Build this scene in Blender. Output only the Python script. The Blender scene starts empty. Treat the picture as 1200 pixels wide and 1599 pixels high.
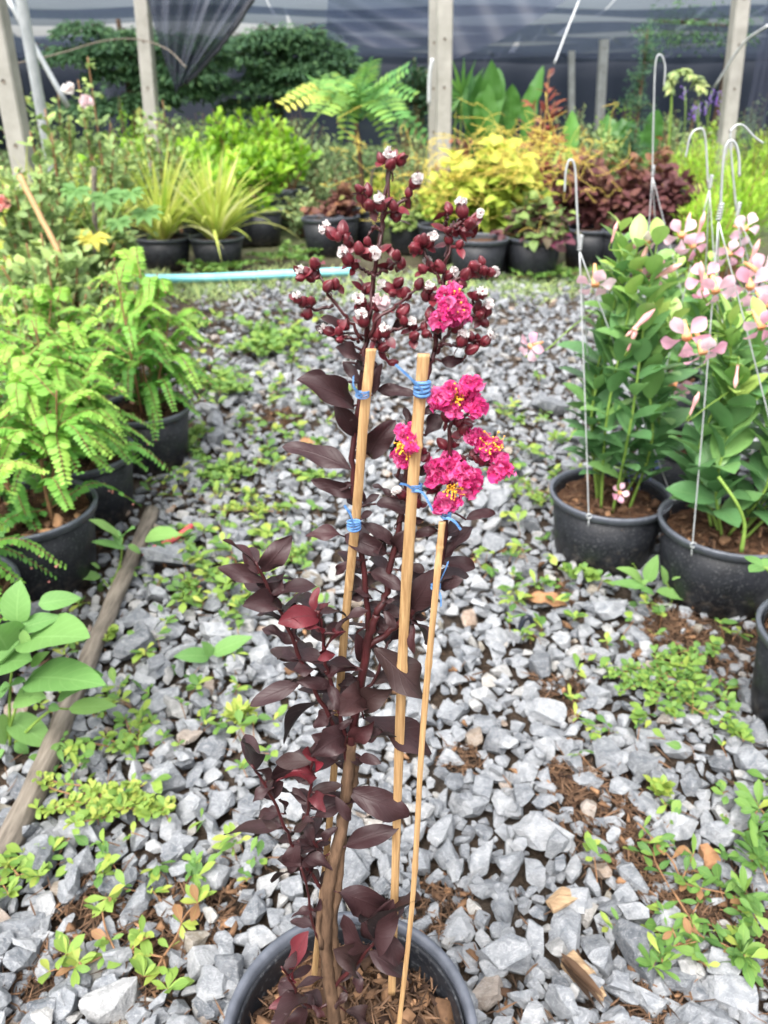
import bpy, bmesh, math, random
import numpy as np
from mathutils import Vector

# ------------------------------------------------------------------ camera, sky, sun, exposure
S = bpy.context.scene
PITCH = math.radians(28.0)
FPX = 1200.0
CAMZ = 1.0
cam_d = bpy.data.cameras.new("camera")
cam = bpy.data.objects.new("camera", cam_d)
S.collection.objects.link(cam)
cam.location = (0, 0, CAMZ)
cam.rotation_euler = (math.pi / 2 - PITCH, 0, 0)
cam_d.sensor_fit = 'VERTICAL'
cam_d.sensor_height = 24.0
cam_d.lens = FPX / 1599.0 * 24.0
cam_d.clip_start = 0.02
cam_d.clip_end = 500
cam_d.dof.use_dof = True
cam_d.dof.focus_distance = 0.60
cam_d.dof.aperture_fstop = (cam_d.lens / 1000) / 0.0031
S.camera = cam

W = bpy.data.worlds.new("World")
S.world = W
W.use_nodes = True
wn, wl = W.node_tree.nodes, W.node_tree.links
SUN_EL, SUN_ROT = math.radians(60), math.radians(205)
sky = wn.new("ShaderNodeTexSky")
sky.sky_type = 'NISHITA'
sky.sun_disc = False
sky.sun_elevation = SUN_EL
sky.sun_rotation = SUN_ROT
sky.air_density = 1.0
sky.dust_density = 6.0
sky.ozone_density = 0.6
bg = wn["Background"]
bg.inputs[1].default_value = 0.15
hs = wn.new("ShaderNodeHueSaturation")          # thin white overcast: the sky loses most of its blue
hs.inputs['Saturation'].default_value = 0.28
wl.new(sky.outputs[0], hs.inputs['Color'])
wl.new(hs.outputs[0], bg.inputs[0])

sun_d = bpy.data.lights.new("sun", 'SUN')
sun_d.energy = 0.85
sun_d.angle = math.radians(45)
sun_d.color = (1.0, 0.96, 0.9)
sun = bpy.data.objects.new("sun", sun_d)
S.collection.objects.link(sun)
# light comes from the direction (sin r cos e, cos r cos e, sin e)
sd = Vector((math.sin(SUN_ROT) * math.cos(SUN_EL), math.cos(SUN_ROT) * math.cos(SUN_EL), math.sin(SUN_EL)))
sun.rotation_euler = sd.to_track_quat('Z', 'Y').to_euler()
sun.location = (0, 0, 6)

S.view_settings.view_transform = 'Standard'
S.view_settings.look = 'None'
S.view_settings.exposure = 1.66
S.view_settings.gamma = 1.0
S.view_settings.use_curve_mapping = False
S.render.engine = 'CYCLES'
S.cycles.use_denoising = True
S.cycles.max_bounces = 8
S.cycles.diffuse_bounces = 4
S.cycles.transparent_max_bounces = 12
S.cycles.caustics_reflective = False
S.cycles.caustics_refractive = False

# ------------------------------------------------------------------ picture to place helpers
CP, SP = math.cos(PITCH), math.sin(PITCH)
def ray(u, v):
    k = (800.0 - v) / FPX
    return np.array([(u - 600.0) / FPX, CP + k * SP, -SP + k * CP])
def G(u, v, z=0.0):                     # the point at height z seen at (u, v)
    r = ray(u, v); t = (z - CAMZ) / r[2]
    return np.array([r[0] * t, r[1] * t, z])
def D(u, v, y):                         # the point at distance y seen at (u, v)
    r = ray(u, v); t = y / r[1]
    return np.array([r[0] * t, y, CAMZ + r[2] * t])
def mpp(u, v, y):                       # metres per picture unit there
    return y / ray(u, v)[1] / FPX

def nrm(a):
    a = np.asarray(a, float)
    return a / np.maximum(np.linalg.norm(a, axis=-1, keepdims=True), 1e-9)

def spline(pts, n=24):
    p = np.asarray(pts, float)
    if len(p) == 2:
        t = np.linspace(0, 1, n)[:, None]
        return p[0] * (1 - t) + p[1] * t
    q = np.vstack([2 * p[0] - p[1], p, 2 * p[-1] - p[-2]])
    m = len(p) - 1
    out = []
    for t in np.linspace(0, m - 1e-6, n):
        i = int(t); f = t - i
        a, b, c, d = q[i], q[i + 1], q[i + 2], q[i + 3]
        out.append(0.5 * (2 * b + (c - a) * f + (2 * a - 5 * b + 4 * c - d) * f * f + (3 * b - a - 3 * c + d) * f ** 3))
    return np.array(out)

# ------------------------------------------------------------------ mesh collector
class MB:
    def __init__(self):
        self.v, self.f, self.t, self.uv, self.n = [], [], [], [], 0
    def add(self, v, faces, tint=0.5, uv=None):
        v = np.asarray(v, float)
        k = len(v)
        self.v.append(v)
        self.t.append(np.full(k, tint, float) if np.isscalar(tint) else np.asarray(tint, float))
        self.uv.append(np.full((k, 2), 0.25) if uv is None else np.asarray(uv, float))
        for f in (faces if isinstance(faces, list) else [faces]):
            self.f.append(np.asarray(f, np.int64) + self.n)
        self.n += k
    def build(self, name, mat, parent=None, smooth=True, loc=None):
        if loc is None:
            loc = np.array(parent['_o']) if parent is not None else np.zeros(3)
        v = np.concatenate(self.v) - np.asarray(loc)[None]
        me = bpy.data.meshes.new(name)
        me.vertices.add(len(v))
        me.vertices.foreach_set("co", v.astype(np.float32).ravel())
        loops = np.concatenate([f.ravel() for f in self.f])
        cnt = np.concatenate([np.full(len(f), f.shape[1]) for f in self.f])
        st = np.concatenate([[0], np.cumsum(cnt)[:-1]])
        me.loops.add(len(loops))
        me.loops.foreach_set("vertex_index", loops.astype(np.int32))
        me.polygons.add(len(cnt))
        me.polygons.foreach_set("loop_start", st.astype(np.int32))
        me.polygons.foreach_set("use_smooth", np.full(len(cnt), smooth, bool))
        me.update(calc_edges=True)
        a = me.attributes.new("tint", 'FLOAT', 'POINT')
        a.data.foreach_set("value", np.concatenate(self.t).astype(np.float32))
        ul = me.uv_layers.new(name="UVMap")
        ul.data.foreach_set("uv", np.concatenate(self.uv)[loops].astype(np.float32).ravel())
        me.validate()
        me.materials.append(mat)
        o = bpy.data.objects.new(name, me)
        S.collection.objects.link(o)
        if parent is not None:
            o.parent = parent
        else:
            o.location = loc
        o['_o'] = [float(c) for c in loc]
        return o

def tag(o, label=None, cat=None, group=None, kind=None):
    if label: o['label'] = label
    if cat: o['category'] = cat
    if group: o['group'] = group
    if kind: o['kind'] = kind
    return o
def thing(name, label, cat, loc, group=None):
    o = bpy.data.objects.new(name, None)
    o.empty_display_size = 0.05
    S.collection.objects.link(o)
    o.location = tuple(float(c) for c in loc)
    o['_o'] = [float(c) for c in loc]
    return tag(o, label, cat, group)

# ------------------------------------------------------------------ shape builders
def tube(mb, pts, rad, sides=6, tint=0.5, cap=True):
    p = np.asarray(pts, float); K = len(p)
    r = np.full(K, rad, float) if np.isscalar(rad) else np.interp(np.linspace(0, 1, K), np.linspace(0, 1, len(rad)), rad)
    tg = nrm(np.gradient(p, axis=0))
    ref = np.array([0.0, 0, 1]) if abs(tg[:, 2]).mean() < 0.8 else np.array([1.0, 0, 0])
    a = nrm(np.cross(tg, ref)); b = np.cross(tg, a)
    th = np.arange(sides) / sides * 2 * math.pi
    ring = p[:, None] + r[:, None, None] * (np.cos(th)[None, :, None] * a[:, None] + np.sin(th)[None, :, None] * b[:, None])
    v = ring.reshape(-1, 3)
    i, j = np.meshgrid(np.arange(K - 1), np.arange(sides), indexing='ij')
    j2 = (j + 1) % sides
    q = np.stack([i * sides + j, i * sides + j2, (i + 1) * sides + j2, (i + 1) * sides + j], -1).reshape(-1, 4)
    fs = [q]
    if cap:
        fs += [np.arange(sides)[None, ::-1], (np.arange(sides) + (K - 1) * sides)[None]]
    uv = np.stack([np.tile(th / (2 * math.pi), K), np.repeat(np.linspace(0, 1, K), sides)], -1)
    mb.add(v, fs, tint, uv)

def lathe(mb, prof, cen, seg=48, tint=0.5, close=False):
    pr = np.asarray(prof, float); K = len(pr)
    th = np.arange(seg) / seg * 2 * math.pi
    v = np.stack([pr[:, None, 0] * np.cos(th), pr[:, None, 0] * np.sin(th), np.repeat(pr[:, None, 1], seg, 1)], -1).reshape(-1, 3) + np.asarray(cen)
    i, j = np.meshgrid(np.arange(K - 1), np.arange(seg), indexing='ij')
    j2 = (j + 1) % seg
    q = np.stack([i * seg + j, i * seg + j2, (i + 1) * seg + j2, (i + 1) * seg + j], -1).reshape(-1, 4)
    fs = [q]
    if close:
        fs.append((np.arange(seg) + (K - 1) * seg)[None])
    mb.add(v, fs, tint, np.stack([np.tile(th / 6.283, K), np.repeat(np.linspace(0, 1, K), seg)], -1))

PROF = {
    'ellip': lambda t: np.sin(np.pi * np.clip(t, 0, 1)) ** 0.75,
    'ovate': lambda t: np.sin(np.pi * np.clip(t, 0, 1) ** 0.72) ** 0.8,
    'obov': lambda t: np.sin(np.pi * np.clip(t, 0, 1) ** 1.5) ** 0.85,
    'lance': lambda t: np.sin(np.pi * np.clip(t, 0, 1) ** 0.8) ** 1.15,
    'strap': lambda t: np.minimum(1, (1 - t) * 2.2 + 0.02) * (0.75 + 0.25 * np.minimum(1, t * 5)),
    'round': lambda t: np.sqrt(np.clip(1 - (2 * t - 1) ** 2, 0, 1)),
}
def leaves(mb, base, d, n, L, Wd, droop=0.4, fold=0.25, wave=0.0, shape='ellip', nseg=5, half=1, tint=0.5, rng=None, wavef=2.5, twist=0.0):
    base = np.atleast_2d(base).astype(float); M = len(base)
    if M == 0: return
    d = nrm(np.broadcast_to(d, (M, 3))); n = np.broadcast_to(n, (M, 3)).astype(float)
    n = nrm(n - (n * d).sum(-1, keepdims=True) * d + 1e-5)
    s = np.cross(n, d)
    f = lambda x: np.broadcast_to(np.asarray(x, float), (M,))
    L, Wd, droop, fold, wave, tint, twist = map(f, (L, Wd, droop, fold, wave, tint, twist))
    rng = rng or np.random.RandomState(1)
    ph = rng.uniform(0, 6.28, M)
    t = np.linspace(0, 1, nseg + 1)
    th = droop[:, None] * t[None]
    dx = np.cos(th) * L[:, None] / nseg; dz = -np.sin(th) * L[:, None] / nseg
    x = np.concatenate([np.zeros((M, 1)), np.cumsum((dx[:, 1:] + dx[:, :-1]) / 2, 1)], 1)
    z = np.concatenate([np.zeros((M, 1)), np.cumsum((dz[:, 1:] + dz[:, :-1]) / 2, 1)], 1)
    w = PROF[shape](t)
    w = np.maximum(w, 0.03)
    cs = np.linspace(-1, 1, 2 * half + 1)
    lat = cs[None, None, :] * (w[None, :, None] * Wd[:, None, None] / 2)
    wav = wave[:, None, None] * Wd[:, None, None] * np.abs(cs)[None, None] ** 1.5 * np.sin(wavef * 6.283 * t[None, :, None] + ph[:, None, None] + 1.4 * cs[None, None])
    up = fold[:, None, None] * np.abs(lat) + wav * w[None, :, None]
    tw = twist[:, None, None] * t[None, :, None]
    l2 = lat * np.cos(tw) - up * np.sin(tw); u2 = lat * np.sin(tw) + up * np.cos(tw)
    # move along the bent axis
    nx = np.sin(th)[:, :, None] * u2; nz = np.cos(th)[:, :, None] * u2
    P = (base[:, None, None] + (x[:, :, None] + nx)[..., None] * d[:, None, None] + l2[..., None] * s[:, None, None]
         + (z[:, :, None] + nz)[..., None] * n[:, None, None])
    c = 2 * half + 1; V = (nseg + 1) * c
    i, j = np.meshgrid(np.arange(nseg), np.arange(c - 1), indexing='ij')
    q = np.stack([i * c + j, i * c + j + 1, (i + 1) * c + j + 1, (i + 1) * c + j], -1).reshape(-1, 4)
    Q = (q[None] + (np.arange(M) * V)[:, None, None]).reshape(-1, 4)
    uv = np.stack([np.tile((cs + 1) / 2, nseg + 1), np.repeat(t, c)], -1)
    mb.add(P.reshape(-1, 3), Q, np.repeat(tint, V), np.tile(uv, (M, 1)))

_ICO = {}
def ico(sub):
    if sub not in _ICO:
        bm = bmesh.new()
        bmesh.ops.create_icosphere(bm, subdivisions=sub, radius=1.0)
        bm.verts.ensure_lookup_table()
        _ICO[sub] = (np.array([v.co[:] for v in bm.verts]), np.array([[v.index for v in f.verts] for f in bm.faces]))
        bm.free()
    return _ICO[sub]
def blob(mb, c, r, sub=1, tint=0.5, axis=None):
    v, f = ico(sub)
    r = np.broadcast_to(np.asarray(r, float), (3,))
    v = v * r
    if axis is not None:
        ax = nrm(axis); a = nrm(np.cross(ax, [0.3, 0.9, 0.2])); b = np.cross(ax, a)
        v = v[:, :1] * a + v[:, 1:2] * b + v[:, 2:] * ax
    mb.add(v + np.asarray(c), f, tint)

def rock(sub, rng, flat=0.6, ncut=13):
    """an angular broken stone: a block cut by random planes, its edges worn, its faces roughened"""
    bm = bmesh.new()
    bmesh.ops.create_cube(bm, size=2.0)
    asp = rng.uniform(0.55, 0.95)
    for _ in range(ncut if sub > 1 else 7):
        n = nrm(rng.normal(size=3)); dd = rng.uniform(0.48, 0.86)
        bmesh.ops.bisect_plane(bm, geom=bm.verts[:] + bm.edges[:] + bm.faces[:], plane_co=tuple(n * dd), plane_no=tuple(n), clear_outer=True)
        ed = [e for e in bm.edges if e.is_boundary]
        if ed: bmesh.ops.holes_fill(bm, edges=ed)
    bmesh.ops.remove_doubles(bm, verts=bm.verts[:], dist=0.06)
    if sub > 1:
        bmesh.ops.bevel(bm, geom=bm.edges[:], offset=0.07, segments=1 if sub == 2 else 2, affect='EDGES', profile=0.6, clamp_overlap=True)
    bmesh.ops.triangulate(bm, faces=bm.faces[:])
    if sub > 2:
        le = [e for e in bm.edges if e.calc_length() > 0.28]
        bmesh.ops.subdivide_edges(bm, edges=le, cuts=2, use_grid_fill=True)
        bmesh.ops.triangulate(bm, faces=bm.faces[:])
    bmesh.ops.recalc_face_normals(bm, faces=bm.faces[:])
    bm.verts.ensure_lookup_table(); bm.verts.index_update()
    v = np.array([w.co[:] for w in bm.verts]); f = np.array([[w.index for w in q.verts] for q in bm.faces])
    bm.free()
    if sub > 2:
        v += 0.022 * np.sin(v[:, [1, 2, 0]] * 6 + rng.uniform(0, 6, 3)) + 0.014 * np.sin(v[:, [2, 0, 1]] * 17 + rng.uniform(0, 6, 3)) + rng.normal(0, .006, v.shape)
    v -= (v.max(0) + v.min(0)) / 2
    v *= np.array([1.0, asp, flat * rng.uniform(0.6, 1.15)])
    return v / np.abs(v[:, :2]).max(), f

# ------------------------------------------------------------------ materials
def mk(name):
    m = bpy.data.materials.new(name)
    m.use_nodes = True
    t = m.node_tree
    t.nodes.clear()
    return m, t
def nd(t, kind, props=None, **inp):
    n = t.nodes.new(kind)
    for k, v in (props or {}).items(): setattr(n, k, v)
    for k, v in inp.items():
        key = int(k[1:]) if k[0] == 'i' and k[1:].isdigit() else k.replace('_', ' ')
        if isinstance(v, bpy.types.NodeSocket): t.links.new(v, n.inputs[key])
        else: n.inputs[key].default_value = v
    return n
def c4(c): return (c[0], c[1], c[2], 1.0)
def ramp(t, fac, stops, interp='LINEAR'):
    n = t.nodes.new("ShaderNodeValToRGB")
    t.links.new(fac, n.inputs[0])
    e = n.color_ramp; e.interpolation = interp
    while len(e.elements) < len(stops): e.elements.new(0.5)
    for el, (p, c) in zip(e.elements, stops):
        el.position = p; el.color = c4(c)
    return n.outputs[0]
def mth(t, op, a, b=None, c=None, clamp=False):
    n = t.nodes.new("ShaderNodeMath"); n.operation = op; n.use_clamp = clamp
    for i, x in enumerate((a, b, c)):
        if x is None: continue
        if isinstance(x, bpy.types.NodeSocket): t.links.new(x, n.inputs[i])
        else: n.inputs[i].default_value = x
    return n.outputs[0]
def mixc(t, fac, a, b, mode='MIX'):
    n = t.nodes.new("ShaderNodeMix"); n.data_type = 'RGBA'; n.blend_type = mode
    for key, x in ((0, fac), (6, a), (7, b)):
        if isinstance(x, bpy.types.NodeSocket): t.links.new(x, n.inputs[key])
        else: n.inputs[key].default_value = c4(x) if isinstance(x, (tuple, list)) else x
    return n.outputs[2]
def objco(t): return nd(t, "ShaderNodeTexCoord").outputs['Object']
def noise(t, co, scale, detail=4, rough=0.55, dist=0.0):
    return nd(t, "ShaderNodeTexNoise", Vector=co, Scale=scale, Detail=detail, Roughness=rough, Distortion=dist).outputs[0]
def tintattr(t): return nd(t, "ShaderNodeAttribute", {'attribute_name': 'tint'}).outputs['Fac']
def bump(t, h, s=0.3, d=0.01): return nd(t, "ShaderNodeBump", Strength=s, Distance=d, Height=h).outputs[0]
def out(t, sh):
    o = t.nodes.new("ShaderNodeOutputMaterial"); t.links.new(sh, o.inputs[0])

def leafmat(name, stops, rough=0.45, transl=0.3, vein=0.25, veincol=None, spec=0.5, nside=9, spots=None, back=None, tcol=None):
    m, t = mk(name)
    col = ramp(t, tintattr(t), stops)
    co = objco(t)
    nz = noise(t, co, 45, 3)
    col = mixc(t, mth(t, 'MULTIPLY', nz, 0.5), col, mixc(t, 1.0, col, (0.62, 0.68, 0.62), 'MULTIPLY'))
    uv = nd(t, "ShaderNodeSeparateXYZ", Vector=nd(t, "ShaderNodeTexCoord").outputs['UV'])
    ax = mth(t, 'ABSOLUTE', mth(t, 'SUBTRACT', uv.outputs[0], 0.5))
    mid = mth(t, 'SUBTRACT', 1.0, mth(t, 'MULTIPLY', ax, 28.0), clamp=True)
    w = mth(t, 'SINE', mth(t, 'MULTIPLY', mth(t, 'SUBTRACT', uv.outputs[1], mth(t, 'MULTIPLY', ax, 0.55)), 6.283 * nside))
    side = mth(t, 'MULTIPLY', mth(t, 'SUBTRACT', w, 0.86, clamp=True), 5.0, clamp=True)
    vm = mth(t, 'MAXIMUM', mid, mth(t, 'MULTIPLY', side, 0.6))
    vc = veincol or tuple(min(1, c * 1.7 + 0.02) for c in stops[len(stops) // 2][1])
    col = mixc(t, mth(t, 'MULTIPLY', vm, vein), col, vc)
    if spots:
        sp = mth(t, 'MULTIPLY', mth(t, 'SUBTRACT', noise(t, co, spots[0], 2), spots[1], clamp=True), spots[2], clamp=True)
        col = mixc(t, sp, col, spots[3])
    front = col
    if back:
        geo = nd(t, "ShaderNodeNewGeometry")
        col = mixc(t, geo.outputs['Backfacing'], col, mixc(t, back[1], col, back[0]))
    b = bump(t, mth(t, 'ADD', mth(t, 'MULTIPLY', vm, -0.6), nz), 0.35, 0.002)
    p = nd(t, "ShaderNodeBsdfPrincipled", Base_Color=col, Roughness=rough, Normal=b)
    p.inputs['Specular IOR Level'].default_value = spec
    tr = nd(t, "ShaderNodeBsdfTranslucent", Color=mixc(t, 0.35, front, tcol) if tcol else front)
    mx = nd(t, "ShaderNodeMixShader", i0=transl, i1=p.outputs[0], i2=tr.outputs[0])
    out(t, mx.outputs[0])
    return m

def plain(name, a, b, scale=20, rough=0.6, spec=0.5, bstr=0.3, bdist=0.004, speck=None, stretch=None, detail=5, metallic=0.0, usetint=False, mud=None):
    m, t = mk(name)
    co = objco(t)
    if stretch:
        co = nd(t, "ShaderNodeMapping", Vector=co, Scale=stretch).outputs[0]
    nz = noise(t, co, scale, detail, 0.6)
    f = mth(t, 'MULTIPLY_ADD', nz, 2.2, -0.6, clamp=True)
    if usetint: f = mth(t, 'MULTIPLY_ADD', nz, 0.5, mth(t, 'SUBTRACT', tintattr(t), 0.25), clamp=True)
    col = mixc(t, f, a, b)
    if speck:
        sp = mth(t, 'MULTIPLY', mth(t, 'SUBTRACT', noise(t, objco(t), speck[0], 3), speck[1], clamp=True), speck[2], clamp=True)
        col = mixc(t, sp, col, speck[3])
    if mud:                                     # dried mud splashed up from the ground, thinning out with height
        z = nd(t, "ShaderNodeSeparateXYZ", Vector=objco(t)).outputs[2]
        k = mth(t, 'SUBTRACT', noise(t, objco(t), 55, 6, 0.7), mth(t, 'MULTIPLY_ADD', z, 2.2, 0.40))
        col = mixc(t, mth(t, 'MULTIPLY', k, 3.5, clamp=True), col, mud)
    p = nd(t, "ShaderNodeBsdfPrincipled", Base_Color=col, Roughness=rough, Metallic=metallic, Normal=bump(t, nz, bstr, bdist))
    p.inputs['Specular IOR Level'].default_value = spec
    out(t, p.outputs[0])
    return m

def stonemat(name):
    m, t = mk(name)
    co = objco(t)
    tn = tintattr(t)
    col = ramp(t, tn, [(0.0, (0.055, 0.065, 0.08)), (0.22, (0.12, 0.134, 0.152)), (0.55, (0.205, 0.22, 0.237)), (0.85, (0.305, 0.315, 0.325)), (0.93, (0.33, 0.315, 0.285)), (0.965, (0.30, 0.20, 0.13)), (1.0, (0.20, 0.18, 0.13))])
    n1 = noise(t, co, 55, 6, 0.65, 0.4)
    n2 = noise(t, co, 260, 4, 0.7)
    n3 = noise(t, nd(t, "ShaderNodeMapping", Vector=co, Scale=(1, 2.2, 3.0), Rotation=(0.5, 0.3, 0.8)).outputs[0], 38, 3, 0.5, 1.5)
    col = mixc(t, mth(t, 'MULTIPLY_ADD', n1, 2.4, -0.75, clamp=True), mixc(t, 1.0, col, (0.55, 0.57, 0.60), 'MULTIPLY'), mixc(t, 0.25, col, (0.5, 0.5, 0.5)))
    vn = mth(t, 'SUBTRACT', 1.0, mth(t, 'MULTIPLY', mth(t, 'ABSOLUTE', mth(t, 'SUBTRACT', n3, 0.5)), 40.0), clamp=True)
    col = mixc(t, mth(t, 'MULTIPLY', vn, 0.3), col, (0.55, 0.55, 0.55))
    dust = mth(t, 'MULTIPLY_ADD', n2, 4.0, -2.25, clamp=True)
    col = mixc(t, mth(t, 'MULTIPLY', dust, 0.6), col, (0.13, 0.12, 0.11))
    h = mth(t, 'ADD', mth(t, 'MULTIPLY', n1, 1.0), mth(t, 'MULTIPLY', n2, 0.35))
    p = nd(t, "ShaderNodeBsdfPrincipled", Base_Color=col, Roughness=0.75, Normal=bump(t, h, 0.75, 0.006))
    p.inputs['Specular IOR Level'].default_value = 0.35
    out(t, p.outputs[0])
    return m

def netmat(name, dens, col=(0.02, 0.022, 0.03)):  # black net; the bluish cast of the sky is painted into its colours
    m, t = mk(name)
    co = objco(t)
    n1 = noise(t, nd(t, "ShaderNodeMapping", Vector=co, Scale=(1.0, 6.0, 6.0)).outputs[0], 1.3, 4, 0.6)
    n2 = noise(t, nd(t, "ShaderNodeMapping", Vector=co, Scale=(30.0, 3.0, 3.0)).outputs[0], 5, 2, 0.6)
    f = mth(t, 'ADD', dens - 0.13, mth(t, 'ADD', mth(t, 'MULTIPLY', n1, 0.2), mth(t, 'MULTIPLY', n2, 0.08)), clamp=True)
    df = nd(t, "ShaderNodeBsdfPrincipled", Base_Color=c4(col), Roughness=0.55)
    df.inputs['Specular IOR Level'].default_value = 0.4
    tp = nd(t, "ShaderNodeBsdfTransparent", Color=(0.80, 0.88, 1.0, 1.0))
    mx = nd(t, "ShaderNodeMixShader", i0=f, i1=tp.outputs[0], i2=df.outputs[0])
    out(t, mx.outputs[0])
    return m

M = {}
M['stone'] = stonemat("grey_limestone")
M['pot'] = plain("black_plastic", (0.008, 0.009, 0.012), (0.02, 0.022, 0.027), 30, 0.45, 0.3, 0.1, 0.001, speck=(190, 0.56, 3.0, (0.13, 0.135, 0.14)), mud=(0.13, 0.11, 0.09))
M['rim'] = plain("dusty_sky_sheen_rim", (0.055, 0.062, 0.078), (0.105, 0.115, 0.14), 60, 0.42, 0.45, 0.1, 0.001)  # dusty grey-blue, with the sky's sheen painted into the black plastic's colour
M['soil'] = plain("potting_soil", (0.025, 0.014, 0.009), (0.13, 0.065, 0.035), 70, 0.95, 0.2, 1.0, 0.012, detail=8)
M['chips'] = plain("bark_chips", (0.022, 0.011, 0.007), (0.34, 0.19, 0.10), 60, 0.85, 0.25, 0.6, 0.003, stretch=(1, 1, 1), usetint=True)
M['fibre'] = plain("dry_fibre", (0.028, 0.017, 0.011), (0.17, 0.10, 0.06), 40, 0.9, 0.2, 0.2, 0.002, usetint=True)
M['bamboo'] = plain("split_bamboo", (0.26, 0.145, 0.06), (0.54, 0.35, 0.17), 85, 0.55, 0.35, 0.5, 0.0015, stretch=(6, 6, 0.22))
M['oldwood'] = plain("weathered_wood", (0.06, 0.05, 0.04), (0.26, 0.225, 0.185), 30, 0.85, 0.25, 0.8, 0.006, stretch=(3, 0.35, 3), detail=7)
M['bark'] = plain("brown_bark", (0.045, 0.026, 0.016), (0.19, 0.115, 0.07), 45, 0.85, 0.25, 0.7, 0.004, stretch=(3, 3, 0.6))
M['stemred'] = plain("maroon_stem", (0.03, 0.009, 0.010), (0.075, 0.016, 0.018), 60, 0.4, 0.5, 0.2, 0.001)
M['stembrown'] = plain("thin_brown_stem", (0.16, 0.085, 0.04), (0.30, 0.16, 0.08), 60, 0.7, 0.3, 0.3, 0.001)
M['stemgreen'] = plain("green_stem", (0.11, 0.2, 0.03), (0.2, 0.3, 0.06), 60, 0.6, 0.3, 0.2, 0.001)
M['concrete'] = plain("pale_concrete", (0.24, 0.235, 0.21), (0.36, 0.35, 0.32), 9, 0.9, 0.2, 0.3, 0.004, speck=(3, 0.58, 2, (0.15, 0.14, 0.12)))
M['galv'] = plain("galvanised_pipe", (0.34, 0.37, 0.38), (0.52, 0.55, 0.56), 12, 0.45, 0.5, 0.1, 0.001, metallic=0.4)
M['wire'] = plain("grey_wire", (0.36, 0.38, 0.39), (0.52, 0.54, 0.55), 30, 0.4, 0.5, 0.1, 0.001, metallic=0.3)
M['tie'] = plain("blue_twine", (0.03, 0.12, 0.34), (0.16, 0.32, 0.56), 220, 0.55, 0.4, 0.4, 0.001, stretch=(1, 1, 4))
M['pipe'] = plain("turquoise_pipe", (0.16, 0.5, 0.55), (0.3, 0.66, 0.7), 9, 0.35, 0.5, 0.05, 0.001)
M['redstrap'] = plain("red_strap", (0.55, 0.05, 0.07), (0.72, 0.13, 0.14), 30, 0.5, 0.4, 0.1, 0.001)
M['blacktube'] = plain("black_tube", (0.012, 0.014, 0.025), (0.03, 0.034, 0.05), 30, 0.35, 0.5, 0.1, 0.001)
M['net'] = netmat("black_shade_net", 0.50, (0.03, 0.035, 0.055))
M['netthin'] = netmat("thin_shade_net", 0.50, (0.03, 0.035, 0.055))
M['netdrape'] = netmat("bunched_shade_net", 0.80, (0.025, 0.03, 0.045))
M['netwall'] = netmat("dense_shade_net", 0.975, (0.014, 0.019, 0.032))
M['crape'] = leafmat("dark_maroon_leaf", [(0, (0.018, 0.0145, 0.0158)), (0.45, (0.025, 0.0175, 0.0185)), (0.6, (0.046, 0.0155, 0.018)), (0.72, (0.0205, 0.0225, 0.0175)), (0.8, (0.09, 0.014, 0.02)), (1, (0.23, 0.022, 0.036))], 0.52, 0.12, 0.45, (0.055, 0.036, 0.038), 0.42, 8, spots=(150, 0.70, 6, (0.30, 0.25, 0.25)), back=((0.05, 0.014, 0.017), 0.5))
M['bud'] = plain("maroon_bud", (0.045, 0.007, 0.011), (0.17, 0.02, 0.03), 130, 0.38, 0.5, 0.2, 0.001)
M['white'] = leafmat("white_petal", [(0, (0.82, 0.66, 0.69)), (0.4, (0.88, 0.80, 0.80)), (1, (0.93, 0.91, 0.9))], 0.8, 0.45, 0.0, spec=0.1)
M['palepink'] = leafmat("blush_petal", [(0, (0.8, 0.55, 0.6)), (1, (0.9, 0.76, 0.79))], 0.8, 0.45, 0.0, spec=0.1)
M['magenta'] = leafmat("magenta_petal", [(0, (0.80, 0.035, 0.24)), (0.5, (0.89, 0.095, 0.36)), (1, (0.92, 0.24, 0.50))], 0.7, 0.45, 0.0, spec=0.12)
M['stamen'] = plain("yellow_stamen", (0.75, 0.33, 0.02), (0.85, 0.5, 0.06), 200, 0.6, 0.3, 0.1, 0.001)

# ================================================================== GROUND
def groundmat():
    m, t = mk("dark_earth")
    co = objco(t)
    n1 = noise(t, co, 6, 5, 0.6); n2 = noise(t, co, 90, 6, 0.7)
    col = mixc(t, mth(t, 'MULTIPLY_ADD', n2, 2.0, -0.5, clamp=True), (0.022, 0.017, 0.013), (0.12, 0.085, 0.06))
    col = mixc(t, mth(t, 'MULTIPLY_ADD', n1, 3.0, -1.4, clamp=True), col, (0.14, 0.125, 0.11))
    sep = nd(t, "ShaderNodeSeparateXYZ", Vector=co)
    far = mth(t, 'MULTIPLY_ADD', sep.outputs[1], 0.45, -2.35, clamp=True)
    g = mixc(t, mth(t, 'MULTIPLY_ADD', noise(t, co, 7, 5), 3, -1, clamp=True), (0.05, 0.075, 0.03), (0.14, 0.17, 0.07))
    col = mixc(t, far, col, g)
    p = nd(t, "ShaderNodeBsdfPrincipled", Base_Color=col, Roughness=0.95, Normal=bump(t, mth(t, 'ADD', n2, n1), 1.0, 0.02))
    p.inputs['Specular IOR Level'].default_value = 0.2
    out(t, p.outputs[0])
    return m
mb = MB()
rg = np.random.RandomState(3)
xs = np.concatenate([[-60, -20, -8], np.linspace(-3, 3, 90), [8, 20, 60]])
ys = np.concatenate([[-20, -5], np.linspace(-0.5, 6, 110), [9, 14, 24, 60]])
X, Y = np.meshgrid(xs, ys, indexing='ij')
Z = -0.012 + 0.006 * np.sin(X * 9 + 1.3 * Y) * np.sin(Y * 11 - X * 4) + 0.004 * rg.normal(size=X.shape)
i, j = np.meshgrid(np.arange(len(xs) - 1), np.arange(len(ys) - 1), indexing='ij')
k = len(ys)
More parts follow.
